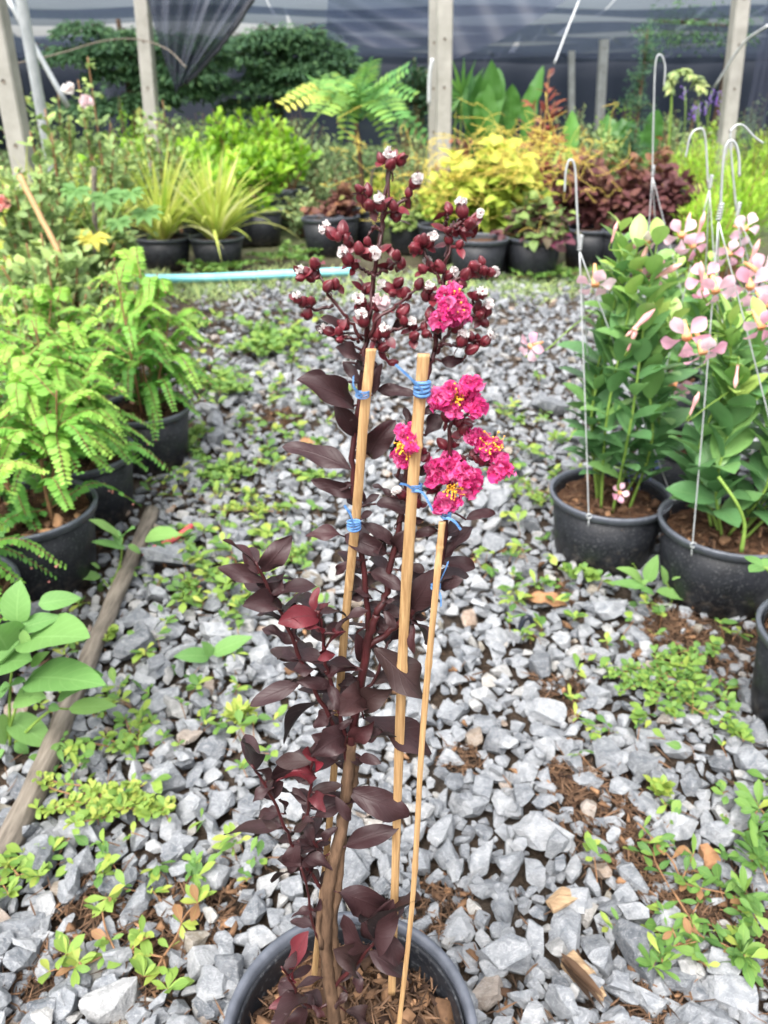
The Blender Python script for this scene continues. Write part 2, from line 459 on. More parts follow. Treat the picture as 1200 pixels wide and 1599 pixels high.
mb.add(np.stack([X, Y, Z], -1).reshape(-1, 3), np.stack([i * k + j, (i + 1) * k + j, (i + 1) * k + j + 1, i * k + j + 1], -1).reshape(-1, 4))
tag(mb.build('ground', groundmat()), kind='structure')

# weathered pole lies along this line; gravel is right of it
POLE_A, POLE_B = G(-14, 1370, 0.02), G(238, 800, 0.03)
def leftlim(y):
    if y < POLE_B[1]:
        return POLE_A[0] + (POLE_B[0] - POLE_A[0]) * (y - POLE_A[1]) / (POLE_B[1] - POLE_A[1])
    return POLE_B[0] - 0.06 * (y - POLE_B[1]) * 1.2
patches = [(G(u, v)[:2], r) for u, v, r in [(945, 1290, .075), (890, 1225, .04), (990, 1345, .05), (235, 1455, .055), (150, 1420, .045), (240, 1530, .04), (70, 1530, .04), (430, 655, .09), (1130, 1440, .07), (1060, 1400, .05),
           (1120, 1000, .13), (1060, 1010, .08), (320, 1420, .05), (880, 1090, .05), (690, 1420, .04), (1020, 1560, .04), (720, 1190, .03), (860, 930, .05)]]
def in_patch(x, y):
    for c, r in patches:
        if (x - c[0]) ** 2 + (y - c[1]) ** 2 < r * r: return True
    return False

SG = 'large stones lying in the foreground gravel'
stones = [  # u, v, length, aspect, turn, tint, label
    (35, 1447, 68, .85, 20, .35, 'big flat blue-grey stone at the left picture edge below the yellow-green creeper'),
    (38, 1494, 60, .8, 80, .3, 'blocky grey stone touching the left edge under the big flat one'),
    (105, 1562, 66, .75, 120, .5, 'tall grey rock in the bottom left corner beside the palest rounded rock'),
    (171, 1570, 82, .75, 0, .88, 'palest broad rounded rock at the bottom left of the flowering pot'),
    (255, 1414, 44, .9, 0, .8, 'small round cream stone on the brown debris left of the pot'),
    (178, 1382, 48, .9, 40, .2, 'dark blue-grey cone shaped stone beside brown debris'),
    (170, 1335, 56, .7, 50, .6, 'light grey angular stone below the yellow-green creeper patch'),
    (106, 1398, 46, .7, 0, .55, None), (318, 1503, 58, .8, 40, .86, 'rough whitish rock touching the rim of the flowering pot on its left'),
    (336, 1378, 60, .6, 30, .7, None), (184, 1520, 52, .5, 0, .5, None),
    (332, 1574, 48, .9, 30, .18, 'dark square stone tucked under the left rim of the flowering pot'),
    (122, 1356, 50, .7, 30, .45, None), (305, 1348, 42, .6, 60, .6, None), (62, 1375, 50, .5, 70, .3, None),
    (843, 1312, 94, .5, -32, .78, 'longest pale stone, smooth and bar shaped, above the wood chip'),
    (859, 1144, 60, .7, -5, .45, 'flat pale blue stone below the black tube loop'),
    (970, 1228, 46, .8, 20, .5, None), (920, 1219, 48, .6, 0, .6, None), (1000, 1252, 60, .6, -30, .3, None),
    (1027, 1150, 64, .6, 0, .5, None), (1058, 1171, 52, .5, 0, .7, None),
    (1177, 1190, 58, .8, -20, .4, 'wide grey slab at the right picture edge below the half hidden pot'),
    (834, 1364, 48, .8, -40, .65, None), (897, 1357, 38, .8, 30, .75, None),
    (842, 1426, 52, .7, 80, .25, 'upright blue-grey block just left of the wood chip'),
    (886, 1448, 84, .6, 65, .55, 'large leaning grey rock right under the wood chip'),
    (932, 1493, 78, .55, 100, .4, 'narrow upright grey stone between the leaning rock and the blue slab'),
    (997, 1487, 96, .65, 125, .12, 'large smooth slate-blue slab right of the split bark'),
    (1139, 1548, 80, .85, -20, .7, 'broad flat pale rock in the bottom right corner'),
    (782, 1500, 74, .75, 20, .5, 'wide grey rock just right of the flowering pot rim'),
    (853, 1506, 48, .85, 0, .35, None),
    (762, 1554, 58, .8, 60, .95, 'whitest craggy rock touching the pot rim at bottom centre'),
    (880, 1554, 62, .55, 110, .12, 'dark narrow slate leaning beside the split bark'),
    (970, 1543, 64, .6, -30, .5, None), (1010, 1562, 62, .6, -40, .65, None), (780, 1452, 42, .7, 50, .6, None),
    (955, 1420, 46, .7, 0, .2, None), (988, 1374, 56, .6, -40, .4, None),
    (1127, 1309, 60, .55, 10, .6, None), (748, 1345, 62, .6, 70, .7, None),
    (718, 1450, 62, .8, 60, .8, 'pale tilted rock standing just right of the thin stake base'),
    (270, 876, 104, .5, 5, .42, 'long flat slab beside the red strap'),
    (213, 968, 58, .7, 20, .3, 'smooth blue-grey oval stone right of the weathered pole'),
    (206, 1017, 72, .45, 5, .1, 'dark slate-blue lens shaped stone beside the weathered pole'),
    (293, 1151, 40, .85, 40, .95, 'small sandy beige stone above the light green broad leaf weed'),
    (857, 640, 64, .7, 0, .35, 'big grey block near the first pink flowering pot'),
    (950, 955, 62, .6, -10, .55, None), (975, 1545, 40, .7, 10, .4, None), (335, 1000, 50, .6, 0, .7, None), (245, 930, 44, .6, -20, .6, None),
    (690, 1300, 60, .6, 70, .65, None), (735, 1260, 60, .7, 20, .7, None), (770, 1210, 46, .7, 0, .6, None), (705, 1180, 40, .8, 0, .8, None),
    (760, 1390, 44, .8, 40, .5, None), (410, 1460, 50, .8, 0, .85, None), (275, 1500, 40, .8, 0, .6, None), (1060, 1530, 52, .8, 20, .35, None),
    (1090, 1470, 46, .7, 20, .8, None), (1170, 1500, 60, .6, 0, .3, None), (1180, 1590, 64, .7, 30, .6, None), (60, 1595, 60, .6, 60, .4, None), (1090, 1595, 70, .7, 0, .45, None), (915, 1590, 62, .6, 0, .55, None), (820, 1560, 52, .7, 30, .6, None),
]
rs = np.random.RandomState(11)
gravel = MB()
placed = {}
CELL = 0.06
def hit(x, y, r, k=0.78):
    ci, cj = int(x // CELL), int(y // CELL)
    for a in range(ci - 2, ci + 3):
        for b in range(cj - 2, cj + 3):
            for (px, py, pr) in placed.get((a, b), ()):
                if (px - x) ** 2 + (py - y) ** 2 < ((pr + r) * k) ** 2: return True
    return False
def put(x, y, r): placed.setdefault((int(x // CELL), int(y // CELL)), []).append((x, y, r))
POT = np.array([ -0.033, 0.425])
protos = {s: [rock(s, rs, 0.5 + 0.3 * rs.rand()) for _ in range(n)] for s, n in ((4, 0), (3, 34), (2, 26), (1, 16))}
def stone_geo(sub, x, y, r, turn, rng, asp=None, z=0.0, tilt=0.35):
    v, f = protos[sub][rng.randint(len(protos[sub]))]
    v = v.copy()
    if asp: v[:, 1] *= asp / max(1e-3, np.abs(v[:, 1]).max())
    a, b = rng.normal(0, tilt, 2)
    ca, sa, cb, sb = math.cos(a), math.sin(a), math.cos(b), math.sin(b)
    v = v @ np.array([[1, 0, 0], [0, ca, -sa], [0, sa, ca]]) @ np.array([[cb, 0, sb], [0, 1, 0], [-sb, 0, cb]])
    c, s_ = math.cos(turn), math.sin(turn)
    v = v @ np.array([[c, s_, 0], [-s_, c, 0], [0, 0, 1]])
    v = v * r
    v[:, 2] += z - v[:, 2].min() * 0.55
    v[:, 0] += x; v[:, 1] += y
    return v, f
for u, v, L, asp, turn, tint, lab in stones:
    p = G(u, v, 0.012)
    r = L * mpp(u, v, p[1]) / 2
    put(p[0], p[1], r * 0.9)
    vv, ff = stone_geo(3, p[0], p[1], r, math.radians(turn), rs, asp, 0.003, 0.18)
    if lab:
        b1 = MB(); b1.add(vv, ff, tint)
        tag(b1.build('stone', M['stone'], loc=(p[0], p[1], 0), smooth=False), lab, 'stone', SG)
    else:
        gravel.add(vv, ff, tint)
nst = 0
for (rmin, rmax, tries) in ((.026, .038, 420), (.019, .027, 3600), (.013, .020, 17000), (.007, .013, 36000)):
    for _ in range(tries):
        y = 0.36 + 5.1 * rs.rand() ** 1.7
        hw = 0.62 * y / 0.9 + 0.32
        x = rs.uniform(-hw, hw)
        ll = leftlim(y)
        if rmax < .0141 and y > 3.4 and rs.rand() < .5: continue
        if x < ll and rs.rand() > 0.4: continue
        if x < ll - 0.25 and rs.rand() > 0.2: continue
        if y > 4.6 and rs.rand() < (y - 4.4) / 1.0: continue
        if in_patch(x, y) and rs.rand() > (0.10 if rmax > .015 else .3): continue
        if math.hypot(x - POT[0], y - POT[1]) < 0.088: continue
        r = rs.uniform(rmin, rmax)
        if hit(x, y, r, 0.74 if rmax > .015 else 0.62): continue
        put(x, y, r * 0.92)
        sub = 3 if (y < 1.15 and r > .014) else (2 if y < 2.6 and r > .012 else 1)
        tn = float(np.clip(rs.beta(2.4, 2.0), 0, .9)) if rs.rand() > .05 else rs.uniform(.9, 1)
        vv, ff = stone_geo(sub, x, y, r, rs.uniform(0, 6.28), rs, None, rs.uniform(-.003, .006), 0.3)
        gravel.add(vv, ff, tn)
        nst += 1
# loose second layer resting on the first
for _ in range(1500):
    y = 0.4 + 4.5 * rs.rand() ** 1.8
    hw = 0.62 * y / 0.9 + 0.3
    x = rs.uniform(-hw, hw)
    if x < leftlim(y) or in_patch(x, y) or math.hypot(x - POT[0], y - POT[1]) < 0.1: continue
    r = rs.uniform(.010, .022)
    vv, ff = stone_geo(3 if y < 1.15 else 1, x, y, r, rs.uniform(0, 6.28), rs, None, rs.uniform(.010, .018), 0.5)
    gravel.add(vv, ff, float(np.clip(rs.beta(2.6, 2), 0, .9)))
tag(gravel.build('gravel', M['stone'], smooth=False), 'grey crushed limestone gravel covering the nursery path', 'gravel', kind='stuff')

# dry fibre and bits of bark between the stones
fib = MB(); chip = MB()
def strands(mb, cx, cy, rad, n, rng, z0=0.0, zr=.012, L=(.012, .04)):
    a = rng.uniform(0, 6.28, n); q = rad * np.sqrt(rng.rand(n))
    b = np.stack([cx + q * np.cos(a), cy + q * np.sin(a), z0 + rng.uniform(0, zr, n)], -1)
    h = rng.uniform(0, 6.28, n)
    d = np.stack([np.cos(h), np.sin(h), rng.normal(0.05, .15, n)], -1)
    leaves(mb, b, d, np.stack([rng.normal(0, .5, n), rng.normal(0, .5, n), np.ones(n)], -1), rng.uniform(*L, n), rng.uniform(.0012, .003, n), rng.uniform(-.8, .9, n), 0.5, shape='strap', nseg=3, tint=rng.rand(n), rng=rng)
def chips(mb, cx, cy, rad, n, rng, z0=0.0, zr=.012, L=(.005, .015)):
    pr = [rock(1, rng, 0.4, 7) for _ in range(12)]
    for _ in range(n):
        a = rng.uniform(0, 6.28); q = rad * math.sqrt(rng.rand())
        v, f = pr[rng.randint(12)]
        r = rng.uniform(*L)
        v = v * np.array([1, rng.uniform(.3, .8), 1]) * r
        h = rng.uniform(0, 6.28); tl = rng.normal(0, .5)
        v = v @ np.array([[math.cos(tl), 0, math.sin(tl)], [0, 1, 0], [-math.sin(tl), 0, math.cos(tl)]])
        v = v @ np.array([[math.cos(h), math.sin(h), 0], [-math.sin(h), math.cos(h), 0], [0, 0, 1]])
        mb.add(v + [cx + q * math.cos(a), cy + q * math.sin(a), z0 + rng.uniform(0, zr)], f, float(rng.beta(1.1, 2.6)))
for c, r in patches:
    strands(fib, c[0], c[1], r * 1.25, int(260 * (r / .05) ** 1.6), rs)
    chips(chip, c[0], c[1], r * 1.2, int(26 * (r / .05)), rs, L=(.004, .011))
for _ in range(500):
    y = .4 + 2.4 * rs.rand() ** 1.6; x = rs.uniform(-.7 * y - .2, .7 * y + .2)
    strands(fib, x, y, .03, 5, rs, z0=.002, zr=.02)
for _ in range(150):
    y = .5 + 2.5 * rs.rand(); x = rs.uniform(-.6 * y, .6 * y)
    chips(chip, x, y, .02, 2, rs, z0=.004, zr=.014)
o = fib.build('plant_debris', M['fibre']); tag(o, 'dry brown fibre and needles lying between the stones', 'debris', kind='stuff')
o = chip.build('bark_debris', M['chips']); tag(o, 'small dark bark crumbs scattered over the gravel', 'debris', kind='stuff')

# ================================================================== POT BUILDER
def potbits(root, c, r, h, seg=56, mulch=None, fill=0.8, rng=None, taper=0.78, rings=True):
    """pot > rim, and potting soil, under root; c is the base centre"""
    rb = r * taper; th = 0.028 * r + .0015
    P = MB()
    zr = h - 0.09 * h
    prof = [(rb * .9, 0.0), (rb, .004), (rb + (r * .93 - rb) * .5, h * .45), (r * .93, zr), ]
    inner = [(r * .93 - th, zr)]
    for q in np.linspace(0.98, 0.42, 16 if rings else 4):
        wob = 0.006 * r if (rings and int(round(q * 40)) % 2) else 0
        inner.append((rb + (r * .93 - rb) * q - th + wob, h * q))
    lathe(P, prof + inner, c, seg)
    pot = P.build('pot', M['pot'], root)
    R = MB()
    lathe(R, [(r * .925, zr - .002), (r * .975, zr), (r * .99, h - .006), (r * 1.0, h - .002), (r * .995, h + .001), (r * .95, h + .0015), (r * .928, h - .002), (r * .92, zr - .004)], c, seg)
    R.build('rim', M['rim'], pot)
    Sx = MB()
    rng = rng or np.random.RandomState(5)
    zs = h * fill; rr = rb + (r * .93 - rb) * fill - th * .9
    nr, ns = 10, 40
    q = np.linspace(0, 1, nr)[:, None] * rr; a = np.arange(ns)[None] / ns * 6.2832
    z = zs + rng.normal(0, .0035, (nr, ns)) + .008 * np.sin(q * 40 + a * 2)
    V = np.stack([c[0] + q * np.cos(a), c[1] + q * np.sin(a), c[2] + z], -1).reshape(-1, 3)
    i, j = np.meshgrid(np.arange(nr - 1), np.arange(ns), indexing='ij'); j2 = (j + 1) % ns
    Sx.add(V, np.stack([i * ns + j, (i + 1) * ns + j, (i + 1) * ns + j2, i * ns + j2], -1).reshape(-1, 4))
    so = Sx.build('potting_soil', M['soil'], root)
    if mulch:
        K = MB()
        chips(K, c[0], c[1], rr * .95, mulch, rng, c[2] + zs - .004, .018, (r * .04, r * .125))
        k = K.build('bark_mulch', M['chips'], root); k['kind'] = 'stuff'
        K2 = MB(); strands(K2, c[0], c[1], rr * .95, mulch * 3, rng, c[2] + zs, .016, (r * .1, r * .32))
        k = K2.build('coir_fibre', M['fibre'], root); k['kind'] = 'stuff'
    return pot

# ================================================================== THE FLOWERING CRAPE MYRTLE
rm = np.random.RandomState(21)
PC = np.array([POT[0], POT[1], 0.0])
crape = thing('potted_crape_myrtle', 'dark maroon leaved flowering shrub with magenta blossoms in a wide black pot at the front', 'potted plant', PC)
potbits(crape, PC, 0.126, 0.20, 96, mulch=330, fill=0.78, rng=rm)
Y0 = 0.447
def z6(p): return (420 + p[0] / 2.857, 560 + p[1] / 2.857)
def z1(p): return (300 + p[0] / 2.609, 820 + p[1] / 2.609)
def z2(p): return (300 + p[0] / 2.5, 1180 + p[1] / 2.5)
def z5(p): return (420 + p[0] / 2.857, 220 + p[1] / 2.857)
def px(u, v, dy=0.0): return D(u, v, Y0 + dy)

wood = MB(); red = MB()
def stem(mb, pts, dys, r0, r1, n=26, sides=8):
    p = [px(u, v, dy) for (u, v), dy in zip(pts, dys)]
    s = spline(p, n)
    s[1:-1] += rm.normal(0, .0006, (n - 2, 3))
    tube(mb, s, np.linspace(r0, r1, n), sides)
    return s
lin = lambda a, b, n: list(np.linspace(a, b, n))
trunkA = [(524, 1600), (513, 1520), (509, 1450), (516, 1370), (530, 1310), (540, 1240), (549, 1160), (562, 1080), (576, 1000), (588, 960)]
stem(wood, trunkA[:7], lin(0, 0, 7), .0068, .0045, 40, 10)
stem(red, trunkA[5:], lin(0, 0, 5), .0040, .0028)
stem(wood, [(533, 1600), (528, 1530), (520, 1450), (530, 1370), (534, 1300), (550, 1235), (556, 1180)], lin(.004, .004, 7), .005, .0032, 40, 8)
stem(wood, [(503, 1480), (498, 1430), (508, 1380), (520, 1330)], lin(-.004, 0, 4), .0028, .003, 16, 8)
S1 = stem(red, [(577, 1000), (569, 900), (556, 800), (552, 720), (558, 640), (566, 580), (574, 520), (585, 430), (595, 365), (603, 300), (609, 250)], lin(.004, .03, 11), .0022, .0011, 50)
S2 = stem(red, [(588, 960), (603, 925), (614, 870), (624, 820), (637, 740), (648, 670), (668, 585), (678, 545), (687, 470), (697, 410), (706, 350)], lin(.0, .03, 11), .0025, .0011, 50)
S3 = stem(red, [(578, 1010), (610, 985), (645, 955), (672, 925), (688, 880), (697, 820), (700, 760), (702, 700), (706, 650)], lin(.0, .0, 9), .0026, .0012, 40)
S4 = stem(red, [(545, 1180), (527, 1145), (497, 1085), (468, 1028), (444, 968), (419, 920), (400, 878)], lin(0, -.02, 7), .002, .0011, 30)
S5 = stem(red, [(545, 1200), (532, 1120), (516, 1060), (507, 1030), (501, 975), (498, 955)], lin(0, -.02, 6), .0018, .001, 24)
S6 = stem(red, [(505, 1390), (478, 1355), (455, 1315), (440, 1275), (412, 1222), (393, 1195)], lin(0, -.02, 6), .0018, .001, 24)
S7 = stem(red, [(508, 1350), (486, 1300), (482, 1260), (487, 1215), (486, 1185)], lin(0, -.02, 5), .0016, .001, 20)
S8 = stem(red, [(500, 1470), (489, 1440), (480, 1390), (470, 1355)], lin(0, -.015, 4), .0014, .001, 16)
S9 = stem(red, [(520, 1545), (555, 1508), (578, 1478), (598, 1460), (615, 1440)], lin(0, .0, 5), .0022, .0012, 20)
S10 = stem(red, [(520, 1565), (495, 1575), (470, 1560), (452, 1528), (440, 1510)], lin(0, -.03, 5), .0016, .001, 20)
S11 = stem(red, [(560, 1090), (585, 1060), (600, 1020), (610, 1000)], lin(0, .01, 4), .0015, .0009, 12)
wood.build('trunk', M['bark'], crape)
allstems = np.vstack([S1, S2, S3, S4, S5, S6, S7, S8, S9, S10, S11])

# leaves read off the photograph: base, tip, width share, tint
LZ6 = [((380,215),(125,95),.4,.2),((370,500),(75,400),.4,.3),((380,620),(190,545),.42,.3),((385,345),(297,200),.5,.3),((435,285),(375,345),.7,.3),((450,432),(568,275),.62,.25),((480,140),(652,160),.4,.2),
 ((465,165),(505,30),.4,.2),((540,430),(600,330),.4,.2),((640,300),(605,220),.5,.3),((700,345),(795,250),.6,.2),((665,520),(735,460),.5,.2),((545,615),(465,570),.5,.3),((480,650),(625,690),.62,.3),
 ((365,810),(170,795),.4,.6),((340,790),(530,870),.5,.3),((420,740),(555,830),.45,.2),((580,860),(620,765),.6,.4),((655,800),(765,770),.45,.6),((785,890),(910,755),.55,.3),((765,915),(912,935),.5,.3),
 ((770,1030),(865,990),.7,.3),((880,720),(1012,695),.42,.55),((580,945),(697,950),.6,.74),((640,1110),(730,950),.5,.7),((455,955),(590,1030),.55,.3),((440,1060),(350,1075),.6,.25),((385,560),(430,640),.4,.3),
 ((385,660),(345,610),.5,.2),((520,870),(470,740),.5,.3),((620,640),(690,590),.5,.3),((375,900),(300,960),.4,.5),((440,900),(390,960),.5,.72),((500,1090),(560,1080),.4,.4),((760,905),(750,880),.5,.6),((380,40),(480,30),.7,.2),((385,300),(300,250),.5,.3),((380,450),(455,400),.55,.2),((375,560),(300,590),.45,.4),((560,760),(640,700),.5,.3),((600,650),(540,600),.5,.3),((560,840),(470,800),.45,.2),((640,560),(560,520),.5,.3),((690,560),(760,600),.5,.2),((590,720),(690,720),.5,.5),((400,760),(330,700),.5,.3),((420,650),(490,610),.5,.2),((690,250),(760,210),.55,.3),((660,400),(590,370),.5,.25),((780,800),(850,760),.5,.4),((540,900),(620,870),.5,.3)]
LZ1 = [((270,180),(130,68),.45,.55),((285,190),(405,45),.5,.5),((270,200),(210,112),.5,.55),((300,235),(115,178),.42,.5),((365,350),(458,212),.55,.3),((345,345),(235,280),.6,.5),((410,485),(288,425),.55,.3),((430,475),(455,360),.5,.45),
 ((520,385),(535,262),.6,.95),((520,440),(433,380),.6,.9),((530,440),(605,332),.5,.95),((530,525),(468,465),.6,.88),((535,525),(625,440),.62,.85),((500,350),(452,318),.5,.95),((450,560),(400,548),.4,.5),
 ((540,600),(420,595),.75,.2),((545,610),(692,595),.55,.55),((565,660),(430,640),.4,.3),((440,645),(245,735),.42,.15),((530,725),(380,890),.45,.4),((590,765),(500,820),.6,.3),((600,740),(640,615),.6,.2),((610,885),(485,855),.55,.35),
 ((620,855),(712,755),.6,.2),((605,930),(338,1035),.38,.3),((690,700),(805,590),.62,.72),((700,755),(825,665),.5,.74),((740,500),(945,705),.52,.7),((700,790),(962,925),.42,.3),((690,875),(832,865),.45,.5),((680,950),(768,972),.5,.3),
 ((620,940),(690,978),.5,.2),((590,445),(722,350),.45,.2),((735,300),(635,275),.55,.3),((890,345),(985,190),.6,.25),((880,370),(968,485),.62,.3),((900,400),(905,530),.4,.6),((670,440),(700,560),.4,.6),((640,60),(760,110),.6,.3),
 ((560,650),(610,760),.5,.2),((640,700),(690,650),.5,.72),((655,790),(600,830),.5,.2),((720,260),(800,310),.3,.4),((660,880),(740,800),.55,.7),((780,350),(830,420),.5,.3)]
LZ2 = [((245,60),(200,-45),.5,.3),((290,100),(330,-20),.42,.5),((320,125),(235,185),.5,.3),((350,275),(138,310),.45,.15),((480,205),(310,150),.42,.3),((480,240),(672,170),.5,.4),((610,140),(845,240),.48,.25),((600,355),(795,288),.42,.15),
 ((400,305),(338,235),.6,.4),((430,445),(318,495),.6,.2),((440,400),(548,450),.6,.3),((420,330),(378,450),.5,.3),((470,605),(388,635),.55,.3),((480,610),(500,560),.5,.3),((575,535),(775,610),.6,.15),((680,770),(598,630),.45,.35),((700,720),(782,570),.5,.3),
 ((730,705),(885,572),.45,.3),((760,690),(805,812),.6,.3),((690,765),(845,868),.45,.2),((640,830),(555,760),.6,.72),((640,840),(655,925),.6,.2),((610,930),(560,990),.6,.72),((400,890),(275,800),.42,.9),((420,930),(305,985),.4,.85),((440,940),(395,815),.5,.4),
 ((470,975),(522,1025),.5,.72),((450,990),(420,1060),.6,.3),((430,960),(330,1020),.45,.3),((480,60),(432,-10),.6,1.0),((480,80),(550,0),.5,.95),((470,90),(385,70),.4,.9),((475,150),(455,90),.5,.9),((430,250),(470,330),.5,.3),
 ((510,330),(570,280),.5,.3),((360,230),(420,170),.4,.4),((480,350),(440,300),.5,.2),((620,100),(560,30),.5,.4),((560,160),(620,250),.4,.3),((600,1000),(680,1040),.6,.74),((500,420),(450,370),.5,.3),((560,960),(510,900),.5,.72)]
LZ5 = [((420,1005),(300,925),.55,.45),((400,965),(480,1030),.7,.3),((330,990),(400,1075),.5,.3),((270,870),(210,830),.6,.3),((330,860),(230,790),.5,.3),((720,1000),(705,950),.5,.5),((770,985),(875,975),.6,.3),((300,1085),(125,1070),.4,.2),((730,880),(690,840),.5,.6),((740,800),(770,890),.6,.4),((560,850),(600,770),.5,.3)]
L = []
for tab, f in ((LZ6, z6), (LZ1, z1), (LZ2, z2), (LZ5, z5)):
    for a, b, w, tn in tab:
        L.append((f(a), f(b), w, tn))
B, T, Wd, TN = [], [], [], []
stems2 = np.array([(600 + FPX * q[0] / (q[1] * CP + (CAMZ - q[2]) * SP), 800 - FPX * ((q[2] - CAMZ) * CP + q[1] * SP) / (q[1] * CP + (CAMZ - q[2]) * SP)) for q in allstems])
for (bu, bv), (tu, tv), w, tn in L:
    k = np.argmin((stems2[:, 0] - bu) ** 2 + (stems2[:, 1] - bv) ** 2)
    yb = allstems[k, 1]
    dpx = math.hypot(tu - bu, tv - bv)
    dy = rm.uniform(-.55, .35) * dpx * mpp(bu, bv, yb) * (.3 if tn > .8 else 1) + (-.008 if tn > .8 else 0)
    a = D(bu, bv, yb); b = D(tu, tv, yb + dy)
    B.append(a); T.append(b); Wd.append(w); TN.append(tn)
    # a short stalk back to the stem
    dd = math.hypot(stems2[k, 0] - bu, stems2[k, 1] - bv)
    if dd < 60: tube(red, spline([allstems[k], (allstems[k] + a) / 2 + [0, 0, .001], a], 6), [.0009, .0007], 5)
B, T = np.array(B), np.array(T)
LL = np.linalg.norm(T - B, axis=1)
dirs = nrm(T - B)
tocam = nrm(np.array([0, 0, CAMZ]) - B)
nn = np.array([0, 0, 1.0]) * 0.7 + tocam * (rm.uniform(.15, 1.0, len(B)) + np.clip((900 - np.array([q[0][1] for q in L])) / 250, 0, 1) * .8)[:, None] + rm.normal(0, .32, (len(B), 3))
# bend: chord keeps its end, the leaf rises and then falls
dr = rm.uniform(.3, 1.5, len(B))
up = nrm(nn - (nn * dirs).sum(1, keepdims=True) * dirs)
d0 = nrm(dirs * np.cos(dr / 2)[:, None] + up * np.sin(dr / 2)[:, None])
lv = MB()
leaves(lv, B, d0, nn, LL * 1.07, LL * np.array(Wd) * .87, dr, rm.uniform(.1, .5, len(B)), rm.uniform(.08, .34, len(B)), 'ellip', 16, 3, np.clip(np.array(TN) + rm.normal(0, .03, len(B)), 0, 1), rm, 1.35, rm.normal(0, .7, len(B)))
# smaller leaves filling behind, along the stems
n2 = 135
k = rm.randint(0, len(allstems), 400)
k = k[(stems2[k, 1] > 820)][:n2]; n2 = len(k)
a2 = rm.uniform(0, 6.28, n2)
d2 = np.stack([np.cos(a2), np.abs(np.sin(a2)) * .8 + .15, rm.uniform(-.2, .6, n2)], -1)
leaves(lv, allstems[k], d2, np.array([0, -.3, 1.0]) + rm.normal(0, .3, (n2, 3)), rm.uniform(.018, .036, n2), rm.uniform(.008, .015, n2), rm.uniform(.2, 1.3, n2), .3, .13, 'ellip', 10, 2, rm.choice([.2, .3, .4, .72], n2), rm, 1.3)
lv.build('foliage', M['crape'], crape)

# flower heads: stalks, buds with white tips, open magenta blossoms
PAN = [([(420,890),(360,800),(290,720),(240,620),(205,560)], 0), ([(285,735),(230,748),(180,745),(150,725)], 0), ([(450,880),(480,800),(560,745),(615,695),(650,660)], -.01),
 ([(435,895),(445,780),(470,620),(490,480),(510,380),(525,300),(540,180),(540,95)], 0), ([(480,600),(530,570),(580,540)], 0), ([(475,610),(430,580),(385,550)], 0), ([(500,400),(470,390),(430,440)], .0), ([(510,330),(560,300),(620,250),(645,200)], 0), ([(520,310),(460,285),(430,220)], 0),
 ([(735,940),(745,850),(768,720),(785,580),(805,480),(825,360)], .004), ([(770,680),(800,640),(860,610),(910,575),(965,560)], 0), ([(765,640),(735,580),(700,520),(680,450)], 0), ([(760,700),(720,680),(680,650)], 0),
 ([(750,950),(785,880),(860,815),(950,765)], 0), ([(755,915),(840,912),(930,890)], 0), ([(400,895),(350,880),(310,850)], 0), ([(455,890),(500,870),(560,845),(640,825)], -.006), ([(640,870),(700,800),(735,770)],0), ([(850,820),(900,740),(935,690)],0), ([(790,390),(800,320)],0),([(830,390),(880,350),(935,345)],0),([(500,470),(420,480),(330,430),(290,415)],.0), ([(440,780),(420,730),(430,650)],0),([(600,700),(580,640)],0),([(480,900),(510,940)],0)]
pan = []
for pts, dy in PAN:
    q = [z5(p) for p in pts]
    s = stem(red, q, [.012 + .012 * (600 - v) / 400 + dy + rm.normal(0, .002) for u, v in q], .0012, .0008, 18, 6)
    pan.append(s)
# flower side branches lower on the right
for pts in ([(620, 745), (628, 725), (640, 712)], [(703, 720), (735, 715), (760, 715)], [(702, 740), (706, 765)], [(702, 700), (720, 660), (735, 640)], [(640, 800), (650, 785), (655, 770)], [(697, 800), (710, 790), (720, 770)]):
    pan.append(stem(red, pts, [0.004] * len(pts), .0012, .0009, 10, 6))
red.build('stem', M['stemred'], crape)
panp = np.vstack(pan)
def proj(q):
    q = np.atleast_2d(q); dep = q[:, 1] * CP + (CAMZ - q[:, 2]) * SP
    return np.stack([600 + FPX * q[:, 0] / dep, 800 - FPX * ((q[:, 2] - CAMZ) * CP + q[:, 1] * SP) / dep], -1)
pan2 = proj(panp)
BUDS5 = [(535,75,1),(500,80,0),(592,85,0),(545,105,0),(400,215,0),(442,222,0),(652,188,1),(625,230,0),(452,290,0),(495,285,1),(555,290,0),(572,332,0),(278,412,1),(330,395,0),(310,430,0),(352,445,0),(350,525,1),(385,552,0),(402,480,0),(440,450,0),(475,508,1),(570,512,0),(540,552,0),(592,548,0),
 (205,548,0),(165,585,1),(140,612,0),(182,608,0),(265,648,0),(297,640,0),(128,705,1),(150,722,0),(190,715,0),(175,772,0),(670,450,0),(716,452,1),(650,480,0),(692,440,0),(802,302,0),(862,310,1),(845,388,1),(935,342,1),(882,410,0),(800,402,0),(802,442,0),(852,462,0),(900,370,0),(805,600,1),(880,595,0),(862,640,0),
 (950,538,0),(915,560,0),(960,582,0),(985,590,1),(716,658,1),(672,640,0),(702,690,0),(685,572,0),(762,562,0),(720,560,1),(445,658,0),(530,655,1),(552,682,0),(580,632,0),(612,682,0),(490,738,2),(410,718,1),(432,755,0),(270,850,1),(312,850,0),(316,890,0),(332,822,0),(520,855,1),(482,862,0),(640,822,1),(602,802,0),(650,872,0),(692,828,0),(722,772,0),(702,862,0),(752,832,0),(842,835,0),(925,692,0),(952,684,1),(930,748,0),(970,758,1),(942,778,0),(962,812,0),(970,892,1),(930,898,0),(902,872,0),(906,932,0),(862,890,1),(515,920,0),(492,908,1),(420,800,1),(735,700,0),(600,760,0),(555,990,0)]
